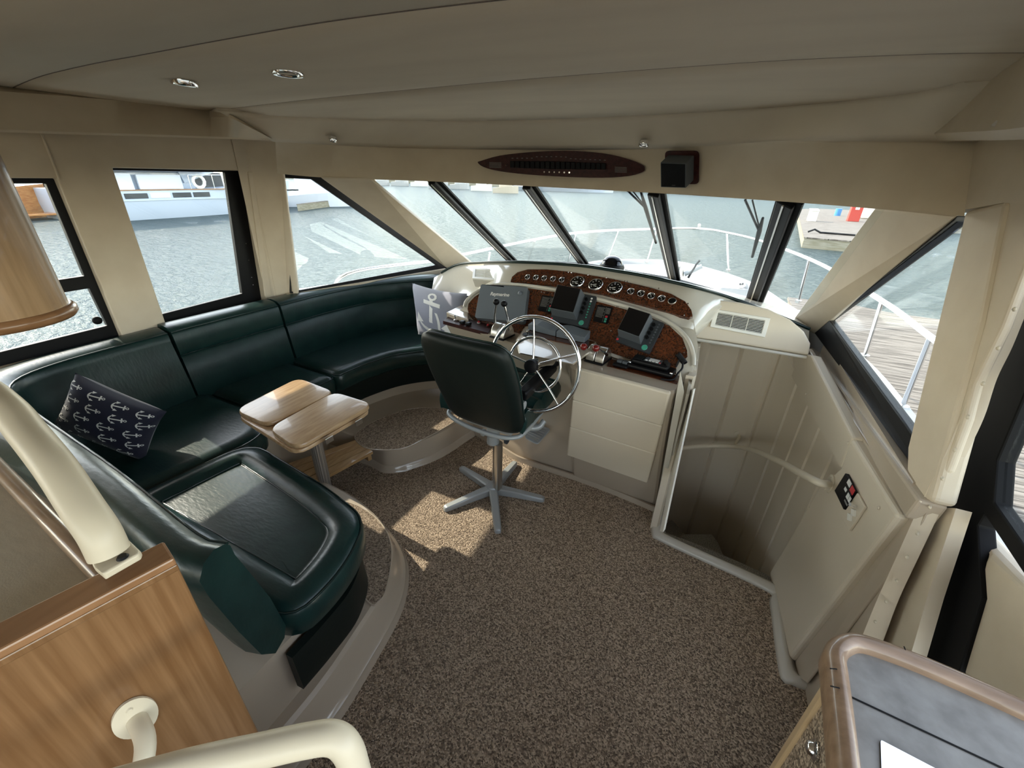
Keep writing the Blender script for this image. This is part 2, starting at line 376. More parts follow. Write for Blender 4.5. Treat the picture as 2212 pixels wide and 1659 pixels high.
# outer side of the cabin, under the windows
for nm, pl in (('cabin_side_port', [(-2.56, -1.2), (-2.56, 1.75), (-2.44, 1.95), (-2.06, 3.05), (-1.95, 3.33), (-1.6, 3.56), (-1.01, 3.8), (-.2, 3.56), (.33, 3.12), (.55, 2.8), (.66, 2.4), (.69, 1.4)]),):
    mb = pathsweep(pl, [(0, .40), (.03, .40), (.03, .88), (0, .88)], side=1); mb.build('cabin_coaming', whiteg, smooth=30, kind='structure')
# bow rail
_a, _b = ZP(750, 592, .73), ZP(950, 562, .80)
rp = [tuple(_a+Vector((-.12, -.12, -.28))), tuple(_a), tuple(_b), tuple(ZP(1010, 548, .83))]+[tuple(ZP(*p, .95)) for p in [ (1230, 505), (1400, 495), (1510, 494), (1570, 503), (1640, 520), (1760, 565), (1905, 650), (2010, 728)]]+[(1.08, 1.6, .95), (1.08, .2, .95)]
rail = thing('bow_rail', 'stainless steel bow rail running round the edge of the white foredeck', 'railing', (-.6, 6.9, .45))
MB().tube(crom(rp, 8), .016, 8).build('top_rail', chrome, rail, smooth=60)
for t, bt in [((1058, 545), (1050, 572)), ((1155, 520), (1140, 567)), ((1243, 507), (1225, 572)), ((1335, 500), (1312, 560)), ((1418, 497), (1398, 563)), ((1570, 503), (1573, 583)), ((1748, 558), (1725, 650)), ((1905, 650), (1868, 768)), ((2010, 728), (1950, 878))]:
    a = ZP(*t, .85 if t[0] < 1100 else .95); b = ZP(*bt, .45)
    if t[0] < 1400: b = Vector((a.x*1.03-.03, a.y*1.03-.1, .45)) if t[0] < 1100 else ZP(*bt, .45)
    s = MB().cyl(a, b, .013, 10); s.cyl(b-Vector((0, 0, .02)), b+Vector((0, 0, .008)), .03, 14); s.build('stanchion', chrome, rail, smooth=50)
p = ZP(1509, 494, .95); nv = thing('bow_light', 'small navigation light on top of the bow rail at its tip', 'light', p)
MB().cyl(p+Vector((0, 0, .012)), p+Vector((0, 0, .035)), .022, 14).build('light_base', chrome, nv, smooth=40)
MB().sphere(p+Vector((0, 0, .052)), .022, 12).build('lens', white, nv, smooth=60)
# windlass, cleat and hatch on the foredeck
p = Vector((-.30, 5.95, .40)); wl = thing('anchor_windlass', 'grey anchor windlass standing on the white foredeck near the bow', 'windlass', p)
MB().box(p+Vector((-.13, -.1, 0)), p+Vector((.13, .1, .06))).build('windlass_base', graym, wl, bevel=.015)
MB().cyl(p+Vector((-.02, 0, .06)), p+Vector((-.02, 0, .2)), .07, 20, .045).build('drum', brushed, wl, smooth=40)
MB().cyl(p+Vector((.05, 0, .10)), p+Vector((.24, .02, .22)), .03, 12).build('motor', graym, wl, smooth=40)
MB().tube([p+Vector((.1, -.05, .05)), p+Vector((.17, -.05, .25)), p+Vector((.2, -.05, .3))], .013, 8).build('lever', black, wl, smooth=40)
p = ZP(1600, 618, .42); c_ = thing('deck_cleat', 'steel cleat on the white foredeck beside the starboard rail', 'cleat', (p.x, p.y, .4))
MB().tube([p+Vector((-.02, -.14, .05)), p+Vector((0, 0, .06)), p+Vector((.02, .14, .05))], .014, 8).build('horn', chrome, c_, smooth=50)
MB().box((p.x-.03, p.y-.05, .4), (p.x+.03, p.y+.05, p.z+.06)).build('cleat_base', chrome, c_, bevel=.008)
p = ZP(1600, 640, .42); h = pad(roundpoly([(p.x-.2, p.y-.16, 0), (p.x+.16, p.y-.2, 0), (p.x+.1, p.y+.3, 0), (p.x-.24, p.y+.25, 0)], .07), [(0, .40), (0, .43), (.015, .445)]); h.build('deck_hatch', grayd, smooth=35, label='smoked deck hatch in white foredeck close to right windshield bar', cat='hatch')
# windshield wipers outside
def wiper(a, b, c, lab):
    t = thing('windshield_wiper', lab, 'wiper', c, 'windshield wipers')
    off = Vector((0, 0, 0))
    MB().tube([Vector(a), Vector(b)], .006, 8).build('wiper_arm', black, t, smooth=50)
    MB().tube([Vector(a)+Vector((.03, 0, 0)), Vector(b)+Vector((.005, 0, 0))], .004, 8).build('wiper_arm', black, t, smooth=50)
    m = MB(); A, B = Vector(b), Vector(c); d = (B-A); m.tube([A-d*.45, A, B], [.006, .012, .007], 8); m.build('wiper_blade', blackm, t, smooth=50)
wiper(YP(1352, 408, 2.62), YP(1395, 450, 2.72), YP(1417, 525, 2.98), 'black wiper hanging outside glass beside the middle windshield bar')
wiper(YP(1610, 432, 2.4), YP(1640, 500, 2.62), YP(1625, 555, 2.85), 'black wiper outside glass just left of the right windshield bar')
# roof overhang outside the cabin (shades the side windows)
mb = MB(); mb.box((-2.98, -3, 1.60), (-2.56, 3.2, 1.66)); mb.build('flybridge_overhang', whiteg, bevel=.02, kind='structure')
# docks
def dock(poly, label, top=-.95, th=.45):
    t = thing('floating_dock', label, 'dock', (sum(p[0] for p in poly)/len(poly), sum(p[1] for p in poly)/len(poly), WZ))
    MB().prism([Vector((*p, top-.06)) for p in poly], (0, 0, .06)).build('deck_boards', dockw, t)
    MB().prism([Vector((p.x, p.y, WZ-.2)) for p in inset(poly, .03)], (0, 0, top-.06-WZ+.2)).build('float', dockside, t); return t
dock([(1.95, -12), (9, -14), (9, 11.0), (3.9, 11.6), (3.2, 12.0), (1.95, 12.0)], 'weathered grey plank dock alongside the right-hand windows', -.9)
A_, B_, C_ = ZP(1722, 452, -.95), ZP(1737, 512, -.95), ZP(1852, 521, -.95)
dock([(A_.x, A_.y), (B_.x, B_.y), (C_.x+1.5, C_.y-.3), (C_.x+4.5, C_.y+15), (19, 45), (26, 62), (10, 62)], 'sunlit timber finger pier across the water with a box on it')
def hp(px, py, z=-.95): return ZP(px, py, z)
p = hp(1745, 478); bx = thing('dock_box', 'white dock box with sloping lid standing on the timber pier', 'box', p)
MB().box((p.x, p.y, p.z), (p.x+.52, p.y+.8, p.z+.72)).build('body', white, bx, bevel=.03)
MB().prism([(p.x-.03, p.y-.04, p.z+.72), (p.x+.55, p.y-.04, p.z+.72), (p.x+.55, p.y+.84, p.z+.82), (p.x-.03, p.y+.84, p.z+.82)], (0, 0, .05)).build('lid', white, bx, bevel=.02)
p = hp(1830, 478); sg = thing('red_cabinet', 'tall red cabinet with white emblem standing at the pier\'s far side', 'cabinet', p)
MB().box((p.x, p.y, p.z), (p.x+.75, p.y+.5, p.z+1.5)).build('body', rust, sg, bevel=.03)
MB().box((p.x+.24, p.y-.03, p.z+.85), (p.x+.5, p.y, p.z+1.1)).build('emblem', lightm, sg)
p = hp(1808, 466); MB().cyl(p, p+Vector((0, 0, .6)), .25, 18).build('blue_barrel', blue, smooth=40, label='small blue barrel left of the red cabinet', cat='barrel')
p = hp(1866, 474); MB().box((p.x, p.y+.8, p.z), (p.x+4, p.y+3.0, p.z+1.3)).build('dock_shed', white, bevel=.2, label='low white storage hut right of red cabinet', cat='hut')
p = hp(1745, 503); MB().tube([p+Vector((0, 0, .06)), p+Vector((.3, .1, .2)), p+Vector((.6, 0, .06)), p+Vector((2.2, -.3, .06))], .05, 8).build('mooring_line', black, smooth=50, label='dark mooring line lying on timber pier corner', cat='rope')
_p, _q = ZP(640, 441, -.95), ZP(768, 427, -.95)
dock([(_p.x, _p.y), (_q.x, _q.y), (_q.x-1.2, _q.y+2.6), (_p.x-1.2, _p.y+2.6)], 'low concrete pier beyond the bow of the big white yacht')
# neighbouring white motor yacht, port beam
def hull(name, parent, x0, ya, yb, h, beam, m, flare=.25, mirror=1):
    rings = []; N = 14
    for i in range(N+1):
        t = i/N; y = ya+(yb-ya)*t; wd = beam*(1-max(0, (t-.35)/.65)**2.2)*.5+.02; hh = h*(1+.34*max(0, t-.4)**1.2*1.7)
        r = []
        for sgn in (-1, 1):
            pts = [(wd*.80*(1-.5*max(0, t-.7)), -.5), (wd*.9*(1-.25*max(0, t-.7)), .15), (wd, hh*.62), (wd*(1.0), hh)]
            if sgn == 1: pts = pts[::-1]
            r += [Vector((x0+sgn*a, y+(b/h)*1.6*max(0, t-.8)*4*.35, WZ+b)) for a, b in pts]
        rings.append(r)
    return MB().loft(rings).build(name, m, parent, smooth=35)
yt = thing('motor_yacht', 'large white motor yacht with lifebuoy moored across the water beyond port windows', 'yacht', (-36, 18, WZ))
hull('hull', yt, -36.0, 13.2, 28.8, 1.72, 6, hullw)
MB().box((-33.0, 13.3, WZ+1.13), (-32.92, 24, WZ+1.17)).build('rub_rail', hullw, yt)
MB().box((-33.06, 13.3, WZ+1.70), (-32.95, 21.5, WZ+1.77)).build('toe_rail', woodc, yt)
m_ = MB(); m_.box((-38, 13.4, WZ+1.7), (-33.9, 16.2, WZ+2.7)); m_.box((-38, 13.4, WZ+1.7), (-34.3, 20.2, WZ+2.8)); m_.box((-38.5, 13.0, WZ+2.8), (-33.2, 20.9, WZ+2.98)); m_.box((-38, 13.2, WZ+2.98), (-34.2, 18.4, WZ+4.6)); m_.build('deckhouse', hullw, yt, bevel=.1)
MB().box((-37.4, 20.2, WZ+1.7), (-34.6, 22.4, WZ+2.75)).build('wheelhouse', grayd, yt, bevel=.05)
MB().prism([(-34.5, 20.9, WZ+2.8), (-34.5, 22.2, WZ+2.98), (-34.5, 19.4, WZ+2.1), (-34.5, 19.2, WZ+2.8)], (.4, 0, 0)).build('wing_panel', hullw, yt)
for y, l, gl in [(14.9, .7, 1), (15.9, 1.25, 1), (17.3, 1.15, 0), (18.6, 1.15, 1), (19.9, 1.1, 1), (22.4, .9, 1), (24.6, .5, 0)]:
    MB().box((-33.05, y-.8, WZ+1.26), (-32.94, y-.8+l, WZ+1.56)).build('window', grayd if gl else white, yt, bevel=.02)
for y in (27.6, 26.9): MB().box((-33.9, y, WZ+1.5), (-33.2, y+.3, WZ+1.62)).build('porthole', grayd, yt, bevel=.02)
MB().box((-34.0, 16.5, WZ+1.75), (-33.86, 19.1, WZ+2.6)).build('canvas_panel', canvas, yt)
MB().box((-33.95, 14.7, WZ+1.7), (-33.85, 16.2, WZ+2.65)).build('door_panel', canvas, yt)
MB().tube([Vector((-33.5, 20.0+.38*math.cos(a/12*math.tau), WZ+2.2+.38*math.sin(a/12*math.tau))) for a in range(12)], .11, 8, closed=True).build('lifebuoy', white, yt, smooth=60)
for y in (19.3, 20.9, 21.6, 22.4, 23.4, 24.6, 26.0): MB().cyl((-33.35, y, WZ+1.75), (-33.35, y, WZ+2.6), .03, 8).build('stanchion', chrome, yt)
MB().tube([(-33.35, 19.3, WZ+2.6), (-33.35, 26.0, WZ+2.7), (-34.5, 28.4, WZ+2.9)], .03, 8).build('hand_rail', chrome, yt)
MB().box((-35.0, 24.5, WZ+1.9), (-34.1, 26.5, WZ+2.35)).build('deck_chest', rust, yt, bevel=.08)
# sailing boat seen through aft port window
q = ZP(106, 474, -1.5)
sb = thing('wooden_boat', 'varnished wooden boat with white cabin seen through the aft port window', 'boat', q)
hull('hull', sb, q.x-2, q.y-7, q.y+.9, 1.5, 3.6, orange)
MB().box((q.x-3.4, q.y-6.5, WZ+1.4), (q.x-.8, q.y-1.2, WZ+2.7)).build('cabin', canvas, sb, bevel=.2)
MB().box((q.x-.9, q.y-2.4, WZ+.25), (q.x+.4, q.y+.9, WZ+.36)).build('platform', orange, sb, bevel=.03)
MB().cyl((q.x-.3, q.y-.9, WZ+.3), (q.x-1.4, q.y-2.2, WZ+4.5), .04, 8).build('rope', white, sb)
dock([(q.x-14, q.y-2.6), (q.x-4.2, q.y-1.6), (q.x-4.2, q.y-.4), (q.x-14, q.y-1.0)], 'low pier behind the varnished wooden boat', -.9)
# far line of moored boats
i = 0
for px, py, ln, hc, kk in [(745, 432, 9, hullw, 'grey workboat moored on the pier past the yacht'), (822, 401, 4.5, whiteg, 'small white boat far off, first from the left pillar'), (864, 402, 4.5, whiteg, 'small white boat far off, second from the left pillar'), (906, 403, 4.5, white, 'small pale boat far off beside left windshield bar'), (947, 408, 4.5, redm, 'distant boat under a red cover'), (993, 409, 4.5, whiteg, 'distant white cruiser right of the red covered boat'), (1040, 413, 4.5, white, 'distant white cruiser with sunlit side near second windshield bar'), (1092, 418, 5, panelc, 'distant cream boat left of the second windshield bar'), (1215, 414, 24, hullw, 'long low white boat far off right of the second windshield bar'), (690, 448, 7, canvas, 'dark-decked skiff by the concrete pier')]:
    q = ZP(px, py, WZ); b = thing('moored_boat', kk, 'boat', q, 'boats moored far across the harbour'); dr = Vector((q.y, -q.x, 0)).normalized(); nn = Vector((q.x, q.y, 0)).normalized()
    rings = []
    for j in range(9):
        t = j/8; wdt = (1-max(0, (t-.5)*2)**2)*ln*.16+.03; c = q+dr*(t-.5)*ln+nn*1.5
        rings.append([c-nn*wdt*.7+Vector((0, 0, -.2)), c-nn*wdt+Vector((0, 0, .9+.5*t)), c+nn*wdt+Vector((0, 0, .9+.5*t)), c+nn*wdt*.7+Vector((0, 0, -.2))])
    MB().loft(rings).build('hull', hc if 'red' not in kk else whiteg, b)
    c = q+nn*1.5; ex = dr*ln*.25; ey = nn*ln*.09; mm = MB(); h2 = Vector((0, 0, 1.1 if ln > 15 else 1.9)); z1 = Vector((0, 0, 1.0))
    mm.prism([c-ex-ey+z1, c+ex-ey+z1, c+ex*.9+ey+z1, c-ex+ey+z1], h2-z1*.3); mm.build('cabin', redm if 'red c' in kk and 'under' in kk else hc, b, bevel=.2)
# lamp posts / shore strip so that the harbour has an edge
MB().box((-160, 125, WZ-.3), (40, 160, 1.2)).build('quay_shore', dockside, kind='structure')
# ================================================================ CABIN SHELL
# floor with the opening for the companionway stairs
A, B, C2 = ZP(1425, 1155), ZP(1665, 1265), ZP(1695, 1445)
fl = [(-2.62, -2.2, 0), (.75, -2.2, 0), (.75, 1.22, 0), (.585, 1.23, 0), (C2.x, C2.y, 0), (B.x, B.y, 0), (A.x, A.y, 0), (.03, 1.92, 0), (-.45, 1.98, 0), (-1.3, 2.1, 0), (-2.0, 3.1, 0), (-2.40, 1.9, 0), (-2.62, 1.7, 0)]
MB().prism([Vector(p)+Vector((0, 0, -.03)) for p in fl], (0, 0, .03)).build('floor', carp, kind='structure')
# gelcoat lip round the carpet
lip = [ZP(1415, 1100), ZP(1413, 1150), ZP(1440, 1172), ZP(1655, 1272), ZP(1668, 1300), ZP(1690, 1450), ZP(1715, 1475), ZP(1760, 1492)]
m = MB(); path = arclen(crom(lip, 6), 60); m.loft([[p+Vector((-.012, -.012, 0)), p+Vector((-.004, -.004, .016)), p+Vector((.02, .02, .022)), p+Vector((.045, .045, .004))] for p in path], False, False)
o = m.build('trim_1', gelw, smooth=60, kind='structure')
md = o.modifiers.new('solid', 'SOLIDIFY'); md.thickness = .012
base = [Vector((-1.25, 2.12, 0)), ZP(1092, 972), ZP(1133, 995), ZP(1240, 1030), ZP(1330, 1063), ZP(1418, 1100)]
pathsweep([(p.x, p.y) for p in arclen(crom(base, 5), 30)], [(0, 0), (.03, 0), (.03, .035), (.012, .03)], side=-1).build('baseboard_helm', gel, smooth=50, kind='structure')
# companionway: well with two treads, ribbed padded walls
TZ = -1.3
wall = [(.045, 1.74), (.045, 2.3), (.09, 2.47), (.2, 2.52), (.33, 2.50), (.46, 2.44), (.54, 2.28), (.578, 2.0), (.604, 1.75), (.614, 1.55)]
wp = []
_w = arclen(crom([Vector((*q, 0)) for q in wall], 8), 122)
for i, p in enumerate(_w): wp.append(p if i % 11 not in (10,) or i+1 >= 122 else p.lerp(_w[i+1], .6)); 
m = MB(); rings = []
for i, p in enumerate(wp):
    t = (_w[min(i+1, 121)]-_w[max(i-1, 0)]).normalized(); nn = Vector((t.y, -t.x, 0))
    g = .010 if i % 11 else 0
    rings.append((p+nn*g, nn))
for zz in (0,):
    pass
zt_ = lambda r: .87 if r.x < .42 else (.87-.13*min(1, (r.x-.42)/.1))
ins = [[r+Vector((0, 0, z)) for z in (TZ, -.02, .3, .6, zt_(r))] for r, nn in rings]; outs = [[r-nn*.03+Vector((0, 0, z)) for z in (zt_(r), TZ)] for r, nn in rings]
m.loft([a+b for a, b in zip(ins, outs)])
m.build('wall_companionway', padv, smooth=None, kind='structure')
MB().prism([(.02, 1.60, TZ-.02), (.6, 1.50, TZ-.02), (.6, 2.6, TZ-.02), (.02, 2.6, TZ-.02)], (0, 0, .02)).build('floor_companionway', carpl, kind='structure')
MB().prism([A+Vector((.0, .012, -1.3)), B+Vector((.02, .012, -1.3)), B+Vector((.02, .012, -.03)), A+Vector((0, .012, -.03))], (0, -.01, 0)).build('wall_stair_riser', gel, kind='structure')
for pl, z, th, lb in [([(1426, 1151), (1430, 1146), (1500, 1172), (1580, 1205), (1652, 1237), (1664, 1245), (1668, 1257)], -.035, .05, 'pale carpeted top tread along the edge of the companionway opening'),
    ([(1462, 1162), (1480, 1153), (1538, 1153), (1552, 1172), (1562, 1196), (1600, 1240), (1500, 1200)], -.32, .2, 'carpeted second stair tread inside the dark companionway'),
    ([(1424, 1138), (1452, 1122), (1470, 1142), (1490, 1162), (1470, 1200), (1420, 1190)], -.55, .25, 'carpeted lowest visible stair tread in the dark left corner')]:
    MB().prism([ZP(*q, z) for q in pl], (0, 0, -th)).build('stair_tread', carpl, bevel=.008, label=lb, cat='stair tread', group='companionway stair treads')
# starboard side of the companionway: thick padded panel with a sloping rail
def sx(y): return .600-.055*(y-1.2) if y > 1.2 else .6
m = MB(); x0 = .575
def SP(px, py, off=0):
    # meet the tapering starboard side plane through (.585,1.3) and (.50,2.45)
    n = Vector((1, .074, 0)).normalized(); p0 = Vector((.585+off, 1.3, 0)); return PLP(px, py, p0, n)
tk = Vector((.045, .003, 0))
low_ = [SP(*q) for q in [(1838, 945), (1940, 1112), (1702, 1424), (1690, 1400), (1668, 1268), (1661, 1238), (1768, 1055), (1815, 1010)]]
m.prism(low_, tk).build('wall_starboard_panel', padv, bevel=.012, seg=3, kind='structure')
m = MB(); m.prism([SP(*q) for q in [(1716, 760), (1752, 768), (1842, 945), (1815, 1012), (1703, 800)]], tk); m.build('trim_2', padv, bevel=.01, seg=3, kind='structure')
# sill mouldings between the panel and the window
def quadstrip(name, pts, vec, mm, **kw): return MB().prism(pts, vec).build(name, mm, kind='structure', **kw)
quadstrip('trim_3', [SP(1745, 752, .03), SP(1860, 935, .03), SP(1975, 1112, .03), SP(1952, 1150, .03), SP(1935, 1105, .03), SP(1838, 940, .03), SP(1750, 768, .03)], (.02, 0, 0), gel, bevel=.008)
quadstrip('trim_4', [XP(1735, 728, .60), XP(1985, 1080, .60), XP(1955, 1120, .60), XP(1745, 765, .60)], (.06, 0, 0), gel, bevel=.008)
# starboard wall below the sill (aft of the panel, to the doorway)
m = MB(); m.prism([SP(1988, 1082, .025), SP(1960, 1115, .025), SP(1715, 1430, .02), SP(1705, 1450, .02), SP(1742, 1475, .02), SP(1960, 1190, .03), SP(1993, 1100, .03)], (.008, 0, 0)); m.build('trim_5', gel, bevel=.012, seg=3, kind='structure')
MB().prism([XP(*q, .628) for q in [(1985, 1085), (2012, 1085), (1990, 1130), (1925, 1265), (1870, 1380), (1810, 1500), (1760, 1580), (1700, 1560), (1720, 1480)]], (.004, 0, 0)).build('wall_starboard_lower', gel, kind='structure', bevel=.004)
MB().box((.615, 1.24, .40), (.66, 2.45, .90)).build('wall_starboard_side', gel, kind='structure')
# ---- starboard triangle window
XB = .635
def XW(px, py, x=XB): return XP(px, py, x)
bf = Vector((.585, 2.52, .905)); tp = XW(2083, 467); ba = XW(1957, 972)
m = MB(); wv = (.035, 0, 0)
out = [XP(1745, 705, .60), XW(2078, 462), XW(2092, 470), XW(1962, 985), XW(1952, 975)]
inner = [XP(1788, 700, .605), XW(2062, 484), XW(2085, 476), XW(1950, 955), XW(1947, 905)]
fo = [XP(1752, 712, .60), XW(2060, 460), XW(2095, 466), XW(1958, 985), XW(1950, 975)]
fi = [XP(1784, 712, .605), XW(2071, 484), XW(2080, 490), XW(1965, 940), XW(1947, 908)]
tri_o = [XP(1755, 714, .60), XW(2055, 466), XW(2130, 466), XW(2000, 1040), XW(1958, 990)]
tri_i = [XP(1790, 690, .605), XW(2066, 479), XW(2112, 476), XW(1985, 960), XW(1948, 905)]
m.prism([tri_o, tri_i], (.03, 0, 0)); m.build('window_1', black, kind='structure', bevel=.004)
MB().prism([Vector(p)+Vector((.012, 0, 0)) for p in tri_i], (.005, 0, 0)).build('window_1_glass', glassm, kind='structure')
# starboard pillars
TBs = XW(2083, 467)
def pillar(name, a, b, c, d, vec): return MB().prism([a, b, c, d], vec).build(name, vinyl, kind='structure', bevel=.012, seg=3)
pillar('wall_starboard_a_pillar', ZP(1712, 692, .90), XP(1757, 722, .60), XW(2070, 464, .632), ZP(1892, 446, 1.53), (.03, .03, 0))
MB().prism([XW(2083, 455, .62), XW(2172, 432, .62), XW(2172, 445, .62), XW(2120, 700, .62), XW(2050, 950, .62), XW(2012, 1085, .62), XW(1985, 1080, .62), XW(1955, 1030, .62), XW(1957, 970, .62)], (.05, 0, 0)).build('wall_starboard_b_pillar', vinyl, kind='structure', bevel=.015, seg=3)
# over the door
MB().prism([(.62, 1.75, 1.535), (.62, 1.50, 1.57), (.62, -2.0, 1.60), (.62, -2.0, 1.90), (.62, 1.9, 1.90), (.62, 2.3, 1.8), (.62, 2.3, 1.53)], (.04, 0, 0)).build('wall_starboard_upper', vinyl, kind='structure')
# vinyl weather strip with snaps, following the door opening
st_in = [XP(2260, 450, .65), XP(2212, 573, .65), XP(2165, 700, .645), XP(2103, 827, .64), XP(2084, 900, .64), XP(2043, 1010, .635), XP(1999, 1082, .63), XP(1933, 1229, .625), XP(1901, 1298, .625), XP(1870, 1364, .625), XP(1840, 1440, .625)]
st_out = [XP(2290, 480, .66), XP(2212, 650, .66), XP(2172, 747, .66), XP(2139, 816, .655), XP(2111, 900, .65), XP(2070, 987, .645), XP(2020, 1097, .64), XP(1975, 1193, .635), XP(1930, 1290, .635), XP(1900, 1370, .635), XP(1865, 1460, .635)]
ws = thing('door_weather_strip', 'cream vinyl weather strip with snap studs down the edge of side door', 'weather strip', (.64, 1.1, .4))
a = crom(st_in, 6); b = crom(st_out, 6)
m = MB(); m.loft([[p, p.lerp(q, .5)+Vector((-.018, 0, 0)), q, q+Vector((.012, 0, 0)), p+Vector((.012, 0, 0))] for p, q in zip(a, b)]); m.build('flap', vinyl, ws, smooth=60)
for q in [(2193, 668), (2158, 752), (2125, 829), (2092, 901), (2064, 972), (2037, 1034), (2010, 1096), (1983, 1153), (1961, 1204), (1938, 1255), (1915, 1300), (1892, 1343)]:
    p = XP(*q, .624); MB().lathe([(.0052, 0), (.0052, .002), (.003, .004)], frame(p, (-1, 0, 0)), 12).build('snap_stud', creamp, ws, smooth=50)
m = MB(); m.prism([XP(*q, .628) for q in [(2175, 432), (2230, 420), (2260, 450), (2212, 580), (2165, 705), (2103, 832), (2084, 905), (2043, 1015), (1999, 1085), (2014, 1000), (2038, 935), (2067, 823), (2081, 762), (2118, 639), (2157, 505)]], (.02, 0, 0)); m.build('trim_6', vinyl, kind='structure', bevel=.008, seg=3)
# door jamb, black frame, window in the door and the cream lower panel
MB().prism([XP(*q, .665) for q in [(1985, 1092), (2065, 1098), (2006, 1280), (1970, 1405), (1950, 1480), (1800, 1480), (1850, 1364)]], (.03, 0, 0)).build('wall_door_jamb', vinyl, kind='structure')
d1 = thing('door_1', 'black framed sliding side door with window above a cream lower panel', 'door', (.72, .9, 0)); d1['kind'] = 'structure'
fo = [XP(2260, 470, .72), XP(2130, 880, .72), XP(2020, 1050, .72), XP(1940, 1430, .72), XP(2040, 1560, .72), XP(2120, 1290, .72), XP(2110, 1135, .72), XP(2125, 1110, .72), XP(2290, 1360, .72), XP(2400, 1500, .72), XP(2420, 1200, .72), XP(2380, 500, .72)]
fi = [XP(2235, 800, .72), XP(2153, 995, .72), XP(2146, 1085, .72), XP(2205, 1170, .72), XP(2330, 1330, .72), XP(2330, 900, .72)]
MB().prism([fo, fi], (.035, 0, 0)).build('door_frame', blackm, d1, bevel=.004)
MB().prism([p+Vector((.015, 0, 0)) for p in fi], (.005, 0, 0)).build('door_glass', glassm, d1)
MB().prism([XP(2105, 1132, .76), XP(2130, 1200, .73), XP(2052, 1380, .73), XP(2060, 1450, .73), XP(2400, 1640, .73), XP(2400, 1440, .73)], (.03, 0, 0)).build('lower_panel', vinyl, d1, bevel=.012)
# ---- port wall with two openings and the triangle
xw = -2.5
W2o = [XP(245, 362, xw), XP(528, 370, xw), XP(572, 640, xw), XP(352, 692, xw)]
W1o = [Vector((xw, .25, 1.55)), XP(124, 386, xw), XP(262, 716, xw), Vector((xw, .25, .90))]
outer = [Vector((xw, -.6, .3)), Vector((xw, 1.79, .3)), Vector((xw, 1.79, 1.9)), Vector((xw, -.6, 1.9))]
W1 = [Vector((xw, .25, 1.545)), Vector((xw, .935, 1.545)), Vector((xw, .93, .855)), Vector((xw, .25, .855))]
W2 = [Vector((xw, 1.14, 1.588)), Vector((xw, 1.765, 1.588)), Vector((xw, 1.70, .85)), Vector((xw, 1.125, .85))]
MB().prism([outer, W1, W2], (-.05, 0, 0)).build('wall_port', vinyl, kind='structure', bevel=.006)
def winframe(name, o, i, x):
    MB().prism([[Vector((x, p[0], p[1])) for p in o], [Vector((x, p[0], p[1])) for p in i]], (-.025, 0, 0)).build(name, black, kind='structure', bevel=.003)
winframe('window_2', [(1.13, 1.60), (1.775, 1.60), (1.71, .835), (1.115, .835)], [(1.135, 1.578), (1.675, 1.578), (1.59, .915), (1.13, .905)], xw-.045)
MB().prism([Vector((xw-.058, *p)) for p in [(1.135, 1.578), (1.675, 1.578), (1.59, .915), (1.13, .905)]], (-.005, 0, 0)).build('window_2_glass', glassm, kind='structure')
m = MB(); m.prism([[Vector((xw-.03, *p)) for p in [(.2, 1.56), (.945, 1.56), (.94, .84), (.2, .84)]], [Vector((xw-.03, *p)) for p in [(.25, 1.525), (.905, 1.525), (.90, 1.15), (.25, 1.15)]], [Vector((xw-.03, *p)) for p in [(.25, 1.095), (.898, 1.095), (.905, .915), (.25, .905)]]], (-.025, 0, 0)); m.build('window_3', black, kind='structure', bevel=.003)
MB().prism([Vector((xw-.042, *p)) for p in [(.25, 1.525), (.91, 1.525), (.91, .90), (.25, .90)]], (-.005, 0, 0)).build('window_3_glass', glassm, kind='structure')
p = XP(209, 692, xw-.035); MB().lathe([(.018, 0), (.018, .008), (.012, .014)], frame(p, (1, 0, 0)), 20).build('window_latch', blackm, smooth=50, label='round black latch button on lower glass of aft port window', cat='latch')
m = MB(); [m.lathe([(.003, 0), (.002, .003)], frame(XP(*q, xw-.044), (1, 0, 0)), 8) for q in [(537, 562), (543, 599), (546, 615), (531, 526)]]
m.build('window_screws', chrome, kind='structure')
MB().tube([XP(88, 286, -2.4985), XP(128, 388, -2.4985)], .004, 6).build('trim_29', MATS['padded_vinyl'], kind='structure')
# pale moulding at front side of window 2
MB().prism([XP(533, 371, xw-.002), XP(543, 371, xw-.002), XP(585, 637, xw-.002), XP(570, 640, xw-.002)], (.012, 0, 0)).build('trim_7', vinyl, kind='structure', bevel=.004)
# forward corner post: bends inwards
PT = Vector((-2.38, 1.86, .86)); PTt = ZP(607, 376, 1.572)
MB().loft([[Vector((*q, .3)) for q in [(-2.496, 1.68), (-2.495, 1.745), (-2.372, 1.78), (-2.41, 1.83), (-2.56, 1.80)]], [Vector((*q, 1.75)) for q in [(-2.496, 1.72), (-2.495, 1.80), (-2.40, 1.955), (-2.44, 1.99), (-2.57, 1.86)]]]).build('wall_port_corner', vinyl, kind='structure', bevel=.01, seg=3)
